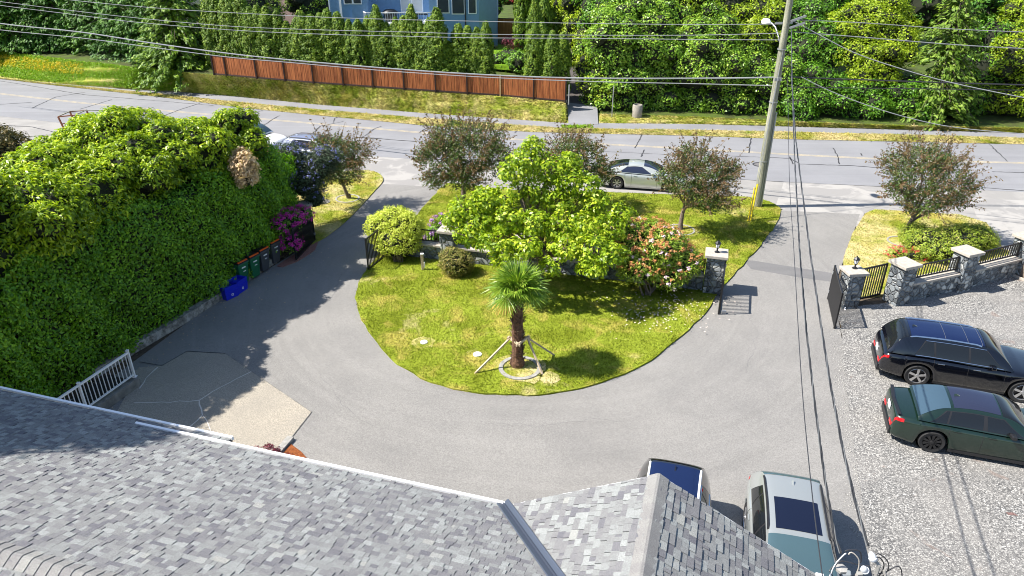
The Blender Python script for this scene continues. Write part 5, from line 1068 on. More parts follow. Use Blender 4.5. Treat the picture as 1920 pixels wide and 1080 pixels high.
def window(px0, px1, py0, py1, Y, dark=M['glass_house'], bars=1):
    a = PY(px0, py1, Y); b = PY(px1, py0, Y); f = hw('window', M['white'], (a.x, Y-.06, a.z), (b.x, Y+.02, b.z)); w_ = b.x-a.x
    for k in range(bars): hw('pane', dark, (a.x+.09+k*w_/bars, Y-.09, a.z+.09), (a.x+(k+1)*w_/bars-.09, Y-.062, b.z-.09), f)
    return f
window(820, 842, -8, 25, YF); window(847, 871, -8, 27, YF); window(878, 893, -20, 26, YF); window(645, 676, -25, 8, YF+.4, bars=2)
window(752, 790, -50, 22, YF+2.6, M['blind'], 2); window(868, 890, 60, 80, YF)
a = PY(868, -20, YF); hw('downpipe', M['black'], (fx(872), YF-.1, 1.6), (fx(874), YF-.02, 10))
hw('trim_board', M['white'], (fx(616), YF+.72, 1.5), (fx(618), YF+.79, 10)); hw('trim_board', M['white'], (fx(636), YF+.72, 1.5), (fx(640), YF+.79, 10))
# balcony with glass and white rail
bz = PY(760, 42, YF+.2).z; hw('balcony', M['white'], (fx(690), YF-.6, bz-.25), (fx(806), YF+2.6, bz))
mb = MB()
rp = [Vector((fx(682), YF+.3, bz)), Vector((fx(690), YF-.6, bz)), Vector((fx(800), YF-.6, bz)), Vector((fx(815), YF-.05, bz))]
for a_, b_ in zip(rp[:-1], rp[1:]):
    mb.beam(a_-O+up*.95, b_-O+up*.95, .09, .07); mb.beam(a_-O+up*.12, b_-O+up*.12, .05, .05); n_ = max(2, int((b_-a_).length/.22))
    for k in range(n_+1): q = a_.lerp(b_, k/n_)-O; mb.beam(q, q+up*.95, .03, .03)
mb.build('balcony_rail', M['white'], hb)
bq = Vector((fx(730), YF+.9, bz)); t = empty('barbecue', bq, 0, 'barbecue under a black cover on the balcony of the blue house', 'barbecue'); mb = MB(); mb.lathe([(0, 1.15), (.45, 1.1), (.75, .9), (.8, .75), (.62, .7), (.6, .1), (0, .1)], n=10); mb.build('cover', M['black'], t, True)
bq = Vector((fx(792), YF+.2, bz)); t = empty('balcony_table', bq, 0, 'small dark table on the balcony of the blue house', 'table'); mb = MB(); mb.box((0, 0, .75), (1.1, .7, .06)); mb.build('tabletop', M['black'], t); mb = MB()
for x_, y_ in ((-.5, -.3), (.5, -.3), (.5, .3), (-.5, .3)): mb.beam((x_, y_, 0), (x_, y_, .74), .05, .05)
mb.build('leg', M['black'], t)
# dark brown roof at upper left
def houseroof(name, c, sz, wallm, roofm, label, zb, eave, ridge):
    t = empty(name, (c[0], c[1], zb), 0, label, 'house'); mb = MB(); mb.box((0, 0, (eave-zb)/2), (sz[0], sz[1], eave-zb)); mb.build('wall', wallm, t)
    mb = MB(); x, y, e, r = sz[0]/2+.5, sz[1]/2+.5, eave-zb, ridge-zb
    A = [(-x, -y, e), (x, -y, e), (x, y, e), (-x, y, e), (-x*.45, 0, r), (x*.45, 0, r)]
    for f in ((0, 1, 5, 4), (2, 3, 4, 5), (1, 2, 5), (3, 0, 4), (3, 2, 1, 0)): mb.face([A[i] for i in f])
    mb.build('roof', roofm, t)
    mb = MB(); mb.box((x*.3, -y+.45, e-1.0), (1.6, .08, 1.1)); wo = mb.build('window', M['white'], t); mb = MB(); mb.box((x*.3, -y+.40, e-1.0), (1.4, .06, .9)); mb.build('pane', M['glass_house'], wo); return t
houseroof('brown_house', (-24.5, 84, 0), (8, 7, 0), M['conc_dark'], M['brownroof'], 'dark brown roofed house half hidden at the top left behind the cedars', 1.5, 3.6, 7.8)
q = PY(445, 2, 84); houseroof('grey_house', (q.x-4.6, 90, 0), (8, 6, 0), M['cream'], M['brownroof'], 'pale house with small windows at the top edge left of the brown roof', 2, 8, 11)
houseroof('cream_house', (PY(1640, 10, 76).x, 80, 0), (9, 7, 0), M['cream'], M['brownroof'], 'cream house glimpsed between the treetops right of the utility pole', .5, 11, 14)
houseroof('pale_house', (PY(1275, 10, 76).x, 81, 0), (5, 7, 0), M['cream'], M['brownroof'], 'pale house glimpsed at the top edge through the trees left of the pole', .5, 11, 14)
# ---------------------------------------------------------------- utility pole with lamp, guard and wires
pb = W(1418, 388); ptop = PV(1491, -60, pb, pb+Vector((1, 0, 0))); pole = empty('utility_pole', pb, 0, 'tall weathered grey wooden utility pole leaning slightly right at the road', 'utility pole')
pt = ptop-pb; mb = MB(); mb.tube([(0, 0, -.2), tuple(pt*.5), tuple(pt)], [.21, .18, .14], 14); mb.build('shaft', M['wood_grey'], pole, True)
def onp(h): return pb+pt*(h/pt.z)
mb = MB(); a = onp(0)-pb+Vector((.2, -.12, 0)); mb.tube([a, a+(onp(5)-pb)*1.0], .045, 8); mb.build('conduit', M['steel'], pole)
hL = PV(1470, 45, pb, pb+Vector((1, 0, 0))).z; arm0 = onp(hL-1.2)-pb; mb = MB(); mb.tube([arm0, arm0+Vector((-.22, .1, .6)), arm0+Vector((-.33, .4, 1.0)), arm0+Vector((-.42, .8, 1.15))], .035, 8); mb.build('lamp_arm', M['steel'], pole)
mb = MB(); e = arm0+Vector((-.42, .8, 1.15)); mb.lathe([(0, .16), (.14, .13), (.22, 0), (.2, -.08), (0, -.12)], e+Vector((-.1, .3, 0)), 12)
mb.v = [(e.x+(v[0]-e.x)*1.0, e.y+(v[1]-e.y)*1.7, v[2]) for v in mb.v]; mb.build('lamp_head', M['white'], pole, True)
mb = MB()
for h_ in (hL+.15, hL-.15): q = onp(h_)-pb; mb.beam(q+Vector((.1, -.25, 0)), q+Vector((.75, -.35, .25)), .06, .09)
q = onp(hL)-pb; mb.beam(q+Vector((-.5, 0, .05)), q+Vector((.3, 0, .05)), .05, .07)
h3 = PV(1460, 147, pb, pb+Vector((1, 0, 0))).z
q = onp(h3)-pb
def brk(mb):
    for i in range(0, len(mb.v), 8): q_ = MB(); q_.hexa(mb.v[i:i+8]); q_.build('bracket', M['steel'], pole)
for k in range(3): mb.box((q.x-.15+.12*k, q.y-.22, q.z), (.1, .1, .14))
brk(mb)
for h_ in (2.5, 5.5, 8): mb = MB(); q = onp(h_)-pb; mb.lathe([(.20, 0), (.215, .0), (.215, .05), (.20, .05)], q-Vector((0, 0, .02)), 12); mb.build('pole_band', M['steel'], pole)
q0 = W(1407, 416); tg = onp(5.0)-pb; t = empty('guy_wire', q0, 0, 'yellow plastic guard on the slanting guy wires at the foot of the utility pole', 'guy wire')
mb = MB(); up_ = onp(8)-q0+Vector((0, -.2, 0)); mb.tube([(0, 0, 0), up_], .013, 5); mb.tube([(-.08, 0, 0), up_], .013, 5); mb.build('steel_cable', M['wire'], t)
mb = MB(); mb.tube([(-.02, -.02, .02), up_*.23], .05, 8); mb.tube([(-.14, -.02, .02), up_*.21+Vector((-.12, 0, 0))], .03, 8); mb.build('yellow_guard', M['yellow'], t)
# wires. each is measured in the upright plane it hangs in
farL = Vector((-38, 55.5, 0)); farR = Vector((62, 34.5, 0))
def wire(pxs, a, b, r, label, mat=M['wire'], name='overhead_wire', grp='overhead wires', extend=None):
    P = [PV(x, y, a, b) for x, y in pxs]; pts = []
    for i in range(len(P)-1):
        p0, p1, p2, p3 = P[max(i-1, 0)], P[i], P[i+1], P[min(i+2, len(P)-1)]
        for k in range(5):
            s_ = k/5; pts.append(.5*((2*p1)+(p2-p0)*s_+(2*p0-5*p1+4*p2-p3)*s_*s_+(3*p1-p0-3*p2+p3)*s_**3))
    pts.append(P[-1]); mb = MB(); mb.tube(pts, r, 5); return tag(mb.build(name, mat), label, 'wire', grp)
wire([(1458, 145), (1300, 147), (1062, 146), (870, 138), (700, 126), (540, 112), (427, 100), (280, 80), (150, 60), (0, 44), (-160, 18)], pb, farL, .035, 'thick pair of grey cables in front of the wooden fence, upper one', name='overhead_wire')
wire([(1458, 161), (1300, 157), (1150, 154), (1000, 149), (860, 142), (700, 131), (540, 117), (427, 107), (280, 88), (150, 71), (0, 56), (-160, 34)], pb, farL, .022, 'thinner grey cable running just below the thick cable in front of the fence')
wire([(1470, 45), (1300, 46), (1100, 44), (900, 40), (760, 37), (600, 32), (400, 22), (280, 14), (150, 2), (50, -10)], pb, farL, .016, 'thin wire from the lamp level of the pole crossing the cedars at the top')
wire([(1470, 62), (1300, 66), (1100, 66), (900, 64), (760, 60), (600, 56), (430, 49), (250, 33), (120, 18), (0, 3)], pb, farL, .016, 'thin wire crossing the cedars, second from the top', )
wire([(1470, 75), (1300, 74), (1100, 72), (900, 71), (760, 68), (600, 64), (430, 56), (250, 41), (120, 25), (0, 10), (-100, -5)], pb, farL, .016, 'thin wire crossing the cedars, third from the top')
wire([(1490, 37), (1620, 43), (1780, 54), (1920, 60), (2100, 66)], pb, farR, .018, 'upper thin wire running right from the top of the pole')
wire([(1490, 60), (1620, 70), (1780, 83), (1920, 91), (2100, 98)], pb, farR, .022, 'second thin wire running right from the top of the pole')
wire([(1480, 144), (1600, 149), (1780, 155), (1920, 159), (2100, 163)], pb, farR, .034, 'thick dark cable running right at mid height of the pole', M['wire_dark'])
wire([(1480, 163), (1600, 165), (1780, 167), (1920, 169), (2100, 171)], pb, farR, .024, 'dark cable just below the thick one running right', M['wire_dark'])
fr2 = Vector((46, 26, 0))
wire([(1485, 38), (1530, 62), (1600, 98), (1680, 126), (1780, 154), (1920, 183), (2050, 204)], pb, fr2, .022, 'sloping service cable falling from the pole top to the right edge')
wire([(1502, 144), (1560, 172), (1640, 202), (1720, 225), (1800, 240), (1920, 251), (2050, 258)], pb, fr2, .020, 'sagging cable falling from mid pole towards the footpath at the right')
mast = PV(1582, 1050, Vector((4.6, 6.4, 0)), Vector((5.6, 6.4, 0)))
m2 = PV(1632, 1042, Vector((4.6, 6.3, 0)), Vector((5.6, 6.3, 0)))
wire([(1477, 150), (1480, 330), (1488, 460), (1502, 700), (1520, 900), (1541, 1072), (1546, 1110)], pb, PV(1541, 1072, Vector((4, 6.2, 0)), Vector((5, 6.2, 0))), .008, 'thin single cable from the pole down to the house, leftmost', M['wire_dark'])
def twisted(pxs, a, b, label, r=.009, amp=.013):
    P = [PV(x, y, a, b) for x, y in pxs]; t = empty('service_cable', P[0], 0, label, 'wire', 'overhead wires')
    for ph_, mt in ((0, M['wire_dark']), (2.1, M['wire_dark']), (4.2, M['wire_mid'])):
        pts = []; s_ = 0; 
        for i in range(len(P)-1):
            k = max(2, int((P[i+1]-P[i]).length/.13))
            for j in range(k):
                q = P[i].lerp(P[i+1], j/k); s_ += 1; an = ph_+s_*.62; pts.append(q+Vector((math.cos(an)*amp, 0, math.sin(an)*amp))-P[0])
        mb = MB(); mb.tube(pts, r, 4); mb.build('strand', mt, t)
def sag(pa, pz, pts): return pts
twisted([(1484, 55), (1485, 145), (1490, 300), (1500, 480), (1512, 620), (1528, 760), (1547, 900), (1566, 1010), (1580, 1047)], pb, mast, 'twisted black and grey service cable from the pole to the house, middle one')
twisted([(1484, 145), (1492, 260), (1503, 350), (1520, 480), (1538, 600), (1556, 715), (1580, 840), (1606, 950), (1631, 1036)], pb, m2, 'twisted black service cable from the pole to the white service heads, rightmost', .010, .013)
# service mast
mp = PV(1632, 1052, Vector((4.6, 6.35, 0)), Vector((5.6, 6.35, 0))); sm = empty('service_mast', (mp.x, mp.y, mp.z), 0, 'white service mast heads with loops of black cable at the house corner, bottom right', 'service mast')
def dome(c, ax, r, L):
    mb = MB(); prof = [(0, 0)]+[(r*math.sin(a*math.pi/16), L*(1-math.cos(a*math.pi/16))) for a in range(1, 9)]+[(r*1.18, L), (r*1.18, L+.02), (r*.9, L+.04), (0, L+.04)]
    mb.lathe(prof, n=18); q = Vector(ax).normalized().to_track_quat('Z', 'Y'); mb.v = [tuple(q @ Vector(v)+Vector(c)) for v in mb.v]; return mb.build('weather_head', plain('painted_metal', (.62, .64, .66), .35), sm, True)
dome((.0, .05, .10), (.45, -.35, -.9), .045, .08); dome((-.08, -.02, -.08), (.5, .2, -.9), .045, .08)
mb = MB(); mb.tube([(.1, -.02, -1.4), (.11, -.02, -.05), (.05, .03, .0)], .024, 8); mb.tube([(.2, -.1, -1.4), (.2, -.1, -.2), (.17, -.05, -.1)], .02, 8); mb.build('mast_pipe', M['conc'], sm, True)
def loop(pts, r, mat): mb = MB(); mb.tube(smoothpoly([Vector(p) for p in pts], 6)[:-6*1], r, 6); mb.build('cable_loop', mat, sm, True)
loop([(.06, 0, .05), (.15, .0, .0), (.19, 0, -.12), (.15, 0, -.28), (.05, 0, -.3)], .007, M['wire_dark']); loop([(.06, .02, .08), (.19, .02, .02), (.25, 0, -.1), (.22, 0, -.25), (.1, 0, -.35)], .007, M['wire_dark'])
loop([(-.33, 0, .0), (-.42, .0, -.1), (-.42, 0, -.25), (-.28, 0, -.32), (-.1, 0, -.22), (.0, 0, -.16)], .007, M['wire_dark']); loop([(-.26, .05, .06), (-.15, .02, .03), (-.12, .0, -.12), (-.14, 0, -.3), (-.2, 0, -.5)], .008, M['cap']); loop([(-.3, .05, .06), (-.38, .02, .0), (-.43, .0, -.1), (-.44, 0, -.2), (-.45, 0, -.3)], .008, M['clear_lens'])
loop([(.1, 0, -.25), (.22, 0, -.2), (.33, 0, -.1), (.40, 0, -.12), (.46, 0, -.28), (.5, 0, -.45)], .007, M['wire_dark']); loop([(-.45, 0, -.2), (-.3, .1, -.12), (-.1, .05, -.12), (.0, 0, -.1)], .007, M['wire_dark']); loop([(-.28, .1, .05), (-.15, .1, .08), (-.08, .1, .02), (-.06, .1, -.15)], .008, M['wire_dark'])
mb = MB(); mb.lathe([(0, 0), (.07, .01), (.075, .05), (0, .06)], (-.33, 0, -.17), 6); mb.build('junction_box', M['conc'], sm); mb = MB(); mb.box((-.12, -.05, -.2), (.06, .05, .1)); mb.build('junction_box', M['conc'], sm)
# ---------------------------------------------------------------- bins and boxes
def wheelie(p, rz, body, label, grp):
    t = empty('wheelie_bin', p, rz, label, 'bin', grp); mb = MB(); mb.hexa([(-.2, -.22, .06), (.22, -.2, .06), (.22, .2, .06), (-.2, .22, .06), (-.30, -.28, .98), (.30, -.28, .98), (.30, .28, .98), (-.30, .28, .98)]); mb.build('body', body, t, bevel=.025)
    mb = MB(); mb.box((0, 0, .97), (.66, .60, .05)); mb.build('rim', body, t, bevel=.015)
    mb = MB(); mb.hexa([(-.33, -.30, 1.0), (.34, -.30, 1.0), (.34, .30, 1.0), (-.33, .30, 1.0), (-.29, -.26, 1.07), (.27, -.26, 1.05), (.27, .26, 1.05), (-.29, .26, 1.07)]); ld = mb.build('lid', M['black'], t, bevel=.02)
    mb = MB(); mb.beam((.27, -.25, 1.075), (.27, .25, 1.075), .07, .04); mb.build('lid_stripe', M['orange'], ld)
    mb = MB(); mb.beam((-.38, -.22, .97), (-.38, .22, .97), .035, .035); mb.beam((-.3, -.22, .97), (-.38, -.22, .97), .03, .03); mb.beam((-.3, .22, .97), (-.38, .22, .97), .03, .03); mb.build('handle', M['black'], t)
    mb = MB(); mb.box((.292, 0, .8), (.012, .2, .05)); mb.box((.272, .03, .62), (.012, .14, .03)); mb.box((0, -.275, .82), (.2, .012, .05)); mb.build('sticker', M['plate'], t)
    for s_ in (-1, 1): mb = MB(); mb.lathe([(0, -.03), (.11, -.03), (.11, .03), (0, .03)], (-.24, s_*.25, .11), 14, 'y'); mb.build('wheel', M['rubber'], t, True)
bd = (W(520, 505)-W(463, 538)).normalized(); brz = math.atan2(bd.y, bd.x)-math.pi/2
for (px, py), m_, lb in (((466, 532), 'bin_green', 'green wheelie bin with black lid next to the blue boxes, first of the row'), ((487, 520), 'bin_green', 'green wheelie bin with black lid second in the row from the blue boxes'), ((505, 508), 'bin_grey', 'dark grey wheelie bin third in the row from the blue boxes'), ((525, 493), 'bin_grey', 'dark grey wheelie bin at the end of the row nearest the magenta flowers')):
    wheelie(W(px, py)+Vector((-.28, .0, .015)), brz+R.uniform(-.06, .06), M[m_], lb, 'wheelie bins along the hedge')
def bluebox(p, rz, label, n_=2):
    t = empty('recycling_box', p, rz, label, 'box', 'blue recycling boxes')
    for k in range(n_):
        z = k*.2; mb = MB(); a, b, h_ = .22, .29, .34; t_ = .02; A, B = a+.03, b+.03
        o_ = [(-a, -b), (a, -b), (a, b), (-a, b)]; O_ = [(-A, -B), (A, -B), (A, B), (-A, B)]
        for i in range(4):
            j = (i+1) % 4; mb.face([(*o_[i], z), (*o_[j], z), (*O_[j], z+h_), (*O_[i], z+h_)]); ii = [(c[0]*.9, c[1]*.9) for c in O_]; oi = [(c[0]*.88, c[1]*.88) for c in o_]
            mb.face([(*O_[i], z+h_), (*O_[j], z+h_), (*ii[j], z+h_), (*ii[i], z+h_)]); mb.face([(*ii[i], z+h_), (*ii[j], z+h_), (*oi[j], z+.03), (*oi[i], z+.03)])
        mb.face([(*o_[i], z) for i in (3, 2, 1, 0)]); mb.face([(c[0]*.88, c[1]*.88, z+(.03 if k < n_-1 else .22)) for c in o_]); mb.build('box_shell', M['blue'], t)
    mb = MB()
    for i in range(3):       # three chasing arrows
        a0 = math.pi/2+i*2.094; a1 = a0+1.4; P0, P1 = (math.cos(a0)*.05, math.sin(a0)*.05), (math.cos(a1)*.05, math.sin(a1)*.05)
        mb.beam((.238, P0[0], .17+P0[1]), (.238, P1[0], .17+P1[1]), .012, .022); mb.beam((.24, P1[0]*1.1, .17+P1[1]*1.1), (.24, P1[0]*.6, .17+P1[1]*.6), .012, .035)
    mb.build('recycling_mark', M['plate'], t)
bluebox(W(428, 560)+Vector((0, .15, .015)), brz-.15, 'stack of blue recycling boxes nearest the camera, by the stone edging'); bluebox(W(443, 552)+Vector((0, .3, .015)), brz+.1, 'stack of blue recycling boxes touching the first green bin')
# rust coloured frame by the road
q = W(125, 252); t = empty('steel_frame_rack', q, 0, 'rust red steel frame like an open trailer rack by the road behind the laurels', 'rack')
for y_ in (0, 1.5): mb = MB(); mb.beam((0, y_, 0), (-.25, y_, 1.25), .09, .09); mb.beam((-.25, y_, 1.25), (.7, y_+.5, 1.25), .07, .07); mb.beam((.85, y_+.3, 0), (.7, y_+.5, 1.25), .09, .09); mb.beam((-.12, y_, .75), (.75, y_+.4, .75), .06, .06); mb.build('frame', M['rust'], t)
if 1: mb = MB(); mb.beam((-.25, 0, 1.27), (-.25, 1.5, 1.27), .06, .06); mb.beam((-.25, 1.5, 1.3), (2.2, 1.7, 1.3), .05, .05); mb.beam((.7, .5, 1.27), (.7, 2, 1.27), .06, .06); mb.build('top_bar', M['wood_grey'], t); mb = MB(); mb.box((.9, .8, .35), (.6, .4, .4)); mb.build('box', M['bark'], t)
# brown shed edge at the right
q = W(1952, 545); t = empty('garden_shed', q, 0, 'brown board structure with pale edge strip at the right picture edge', 'shed'); mb = MB(); mb.box((1.0, .9, .5), (1.9, 2.5, 1.0), .35); mb.build('wall', M['bark'], t); mb = MB(); mb.hexa([(-.15, -.2, 1.0), (1.75, -.55, 1.0), (2.3, 1.95, 1.0), (.2, 2.4, 1.0), (-.15, -.2, 1.08), (1.75, -.55, 1.08), (2.3, 1.95, 1.3), (.2, 2.4, 1.3)]); mb.build('roof', plain('brown_boards', (.20, .085, .045), .8, noise=.3, nscale=5), t); mb = MB(); mb.box((-.05, .55, .05), (.12, 2.7, .1), .35); mb.build('edge_strip', M['cap'], t)
# ---------------------------------------------------------------- cars
def car(name, label, pos, heading, paint, S):
    L, Wd, H, wb, fo, r = S['L'], S['W'], S['H'], S['wb'], S['fo'], S['r']
    t = empty(name, (pos.x, pos.y, pos.z), heading, label, 'car', S.get('group')); xf = L/2-fo; xr = xf-wb; Ra = r+.055; gc = S.get('gc', .19)
    top, wid = S['top'], S['wid']
    def ztop(x): return interp(x, top)
    def zw(x): return interp(x, wid)*Wd/2
    def zbot(x):
        z = gc+ (.10*max(0, (abs(x)-L/2+.6)/.6))
        for c in (xf, xr):
            d = x-c
            if abs(d) < Ra: z = max(z, r+math.sqrt(Ra*Ra-d*d)*1.0)
        return z
    Yk = [.90, .972, .995, 1.0, .985, .945, .87, .72, .5, .25, 0]; 
    def S_(x, tt):           # tt 0..1 underside edge to centre line
        w_ = zw(x); zt = ztop(x); zb = zbot(x); zs = zt-.055*min(1, (zt-.3)/.4)
        f = tt*10; i = min(int(f), 9); g = f-i; y = lerp(Yk[i], Yk[i+1], g)*w_
        Zk = [zb, lerp(zb, zs, .08), lerp(zb, zs, .3), lerp(zb, zs, .55), lerp(zb, zs, .80), lerp(zb, zs, .95), zs+.012, zs+.030, zs+.045, zs+.053, zs+.055]; z = lerp(Zk[i], Zk[i+1], g)
        return Vector((x, y, z))
    def grid(fn, X, T, mirror=True, flip=False, off=0, nrm=None):
        mb = MB()
        for s_ in ((1, -1) if mirror else (1,)):
            b = len(mb.v)
            for x in X:
                for tt in T:
                    p = fn(x, tt)
                    if off:
                        e = .01; n_ = (fn(x+e, tt)-fn(x-e, tt)).cross(fn(x, min(tt+e, 2 if fn is G_ else 1))-fn(x, tt-e)); n_.normalize(); 
                        if n_.y < 0 and abs(n_.y) > abs(n_.z): n_ = -n_
                        elif n_.z < 0 and abs(n_.z) >= abs(n_.y): n_ = -n_
                        p = p+n_*off
                    mb.v.append((p.x, p.y*s_, p.z))
            n_ = len(T)
            for i in range(len(X)-1):
                for j in range(n_-1):
                    f = (b+i*n_+j, b+(i+1)*n_+j, b+(i+1)*n_+j+1, b+i*n_+j+1); mb.f.append(f if s_ > 0 else f[::-1]); mb.m.append(0)
        return mb
    X = sorted(set([round(-L/2+L*i/64, 4) for i in range(65)]+[round(c+Ra*math.cos(a*math.pi/14)*.9995, 4) for c in (xf, xr) for a in range(15)]+[-L/2, -L/2+.015, -L/2+.04, L/2-.04, L/2-.015, L/2]))
    T = [i/20 for i in range(21)]; mb = grid(S_, X, T)
    for e in (X[0], X[-1]):
        ring_ = [S_(e, tt) for tt in T]; f = [(p.x, p.y, p.z) for p in ring_]+[(p.x, -p.y, p.z) for p in ring_[::-1]]; mb.face(f if e > 0 else f[::-1])
    # greenhouse
    gb, grr, gfr, gfb = S['gh']; rw = S.get('rw', .60); belt = lambda x: ztop(x)+.0
    def zr(x):
        if x <= grr: k = max(0, (x-gb)/(grr-gb)); return lerp(belt(gb)+.05, H-.035, math.sin(k*math.pi/2)**.92)
        if x >= gfr: k = max(0, (gfb-x)/(gfb-gfr)); return lerp(belt(gfb)+.05, H-.03, math.sin(k*math.pi/2)**.95)
        k = (x-grr)/(gfr-grr); return H-.035+.035*math.sin(k*math.pi)
    def G_(x, tt):
        zt = zr(x); zb = belt(x)-.02; wb_ = zw(x)*.93; f = max(0, min(1, (zt-zb)/(H-zb))); taper = min(1, (x-gb)/.45+.80) if x < gb+.1 else 1
        wr_ = lerp(wb_*.97, Wd/2*rw/.5*.5*2*.5*2*.5, f) if False else lerp(wb_*.96, Wd*rw*.5*1.0+.0, f); edge = zt-.055*f
        if tt <= 1: return Vector((x, lerp(wb_, wr_, tt**1.15)+.02*math.sin(tt*math.pi)*f, lerp(zb, edge, tt)))
        g = tt-1; return Vector((x, wr_*math.cos(g*math.pi/2)**.75 if g < 1 else 0, lerp(edge, zt+.02*f, math.sin(g*math.pi/2))))
    GX = [gb+(gfb-gb)*i/44 for i in range(45)]; GT = [0, .2, .4, .6, .8, .95, 1.0, 1.04, 1.1, 1.2, 1.35, 1.5, 1.7, 1.9, 2.0]; g2 = grid(G_, GX, GT)
    b = len(mb.v); mb.v += g2.v; mb.f += [tuple(i+b for i in f) for f in g2.f]; mb.m += g2.m
    body = mb.build('body', paint, t, True); body.data.set_sharp_from_angle(angle=math.radians(55))
    def patch(nm, mat, fn, x0, x1, t0, t1, nx=12, nt_=5, off=.006, mirror=True, parent=None, slant=None):
        Xs = [x0+(x1-x0)*i/nx for i in range(nx+1)]; Ts = [t0+(t1-t0)*i/nt_ for i in range(nt_+1)]; f2 = fn
        m2_ = grid(f2, Xs, Ts, mirror, off=off)
        if slant:
            pass
        return m2_.build(nm, mat, parent or body, True)
    gl = S.get('glass', M['glass_dark'])
    # windscreen, rear window: bands across the centre line
    patch('windscreen', gl, G_, gfr+.03, gfb-.05, 1.05, 2.0, 14, 10)
    patch('rear_window', S.get('rglass', gl), G_, gb+.06, grr-.06, 1.1, 2.0, 12, 10)
    # side windows with slanting pillars
    def side(xa0, xa1, xb0, xb1, t0=.12, t1=.86):
        for s_ in (1, -1):
            m2_ = MB(); nx, n_ = 10, 5
            for i in range(nx+1):
                for j in range(n_+1):
                    q_ = j/n_; xx = lerp(lerp(xa0, xa1, q_), lerp(xb0, xb1, q_), i/nx); tt = lerp(t0, t1, q_); p = G_(xx, tt); m2_.v.append((p.x, (p.y+.007)*s_, p.z+.001))
            for i in range(nx):
                for j in range(n_): f = (i*(n_+1)+j, (i+1)*(n_+1)+j, (i+1)*(n_+1)+j+1, i*(n_+1)+j+1); m2_.f.append(f if s_ > 0 else f[::-1]); m2_.m.append(0)
            m2_.build('side_window', S.get('sglass', gl), body, True)
    if S.get('surround', True):
        w0, w1 = S['win'][0], S['win'][-1]
        for s_ in (1, -1):
            m2_ = MB(); nx = 30
            for i in range(nx+1):
                for j in range(6):
                    q_ = j/5; xx = lerp(lerp(w0[0]-.02, w0[1]-.03, q_), lerp(w1[2]+.03, w1[3]+.02, q_), i/nx); p = G_(xx, lerp(.09, .89, q_)); m2_.v.append((p.x, (p.y+.0035)*s_, p.z+.0005))
            for i in range(nx):
                for j in range(5): f = (i*6+j, (i+1)*6+j, (i+1)*6+j+1, i*6+j+1); m2_.f.append(f if s_ > 0 else f[::-1]); m2_.m.append(0)
            m2_.build('window_surround', M['black'], body, True)
    for s_w in S['win']: side(*s_w)
    if S.get('chrome_line'):
        m2_ = MB()
        for s_ in (1, -1):
            xa, xb = S['win'][0][0], S['win'][-1][2]; xs_ = [xa+(xb-xa)*i/20 for i in range(21)]; m2_.tube([(x, (G_(x, .08).y+.012)*s_, G_(x, .08).z) for x in xs_], .017, 5)
            xs_ = [S['win'][0][1]+(S['win'][-1][3]-S['win'][0][1])*i/20 for i in range(21)]; m2_.tube([(x, (G_(x, .9).y+.01)*s_, G_(x, .9).z) for x in xs_], .015, 5)
        m2_.build('chrome_trim', M['chrome'], body, True)
    if S.get('rails'):
        for s_ in (1, -1):
            m2_ = MB(); xs_ = [grr+.0+(gfr-.1-grr)*i/14 for i in range(15)]; m2_.tube([(x, G_(x, 1.02).y*s_, G_(x, 1.02).z+.035+(-.03 if i in (0, 14) else 0)) for i, x in enumerate(xs_)], .028, 6); m2_.build('roof_rail', S['rails'], body, True)
    if S.get('sunroof'): x0, x1 = S['sunroof']; patch('sunroof', M['roof_glass_dark'], G_, x0, x1, 1.52, 2.0, 10, 8, .008)
    if S.get('roofglass'): patch('roof_panel', S['roofglass'], G_, grr+.02, gfr-.01, 1.22, 2.0, 12, 10, .005)  # overlay tinted for the sky's reflection on the roof
    if S.get('panels'):
        m2_ = MB()
        for xp in S['panels']: m2_.tube([tuple(G_(xp, 1.25+.75*k/6))[:1]+(G_(xp, 1.25+.75*k/6).y*s_, G_(xp, 1.25+.75*k/6).z+.006) for s_, k in [(1, k) for k in range(7)]+[(-1, k) for k in range(6, -1, -1)]], .0045, 4)
        m2_.build('roof_seam', M['wire_mid'], body)
    if S.get('fin', True):
        m2_ = MB(); xx = grr+.22; z0 = G_(xx, 2).z; m2_.hexa([(xx-.11, -.03, z0-.01), (xx+.07, -.025, z0-.01), (xx+.07, .025, z0-.01), (xx-.11, .03, z0-.01), (xx-.10, -.006, z0+.06), (xx-.05, -.006, z0+.055), (xx-.05, .006, z0+.055), (xx-.10, .006, z0+.06)]); m2_.build('aerial_fin', paint, body)
    # seams, handles, mirrors, lights
    m2_ = MB()
    for xd in S['doors']:
        for s_ in (1, -1): m2_.tube([(xd+(.0 if k < 5 else -.02), (S_(xd, tt).y+.001)*s_, S_(xd, tt).z) for k, tt in enumerate((.1, .2, .3, .4, .5, .58))], .005, 4)
    for xx in S.get('hood', ()): m2_.tube([(xx, S_(xx, .6+.4*k/8).y, S_(xx, .6+.4*k/8).z+.001) for k in range(9)]+[(xx, -S_(xx, .6+.4*k/8).y, S_(xx, .6+.4*k/8).z+.001) for k in range(7, -1, -1)], .006, 4)
    m2_.build('panel_gap', M['black'], body)
    for xh in S['handles']:
        for s_ in (1, -1): m2_ = MB(); p = S_(xh, .46); m2_.box((p.x, (p.y+.018)*s_, p.z), (.20, .03, .028)); m2_.build('door_handle', S.get('handle_mat', paint), body, bevel=.008)
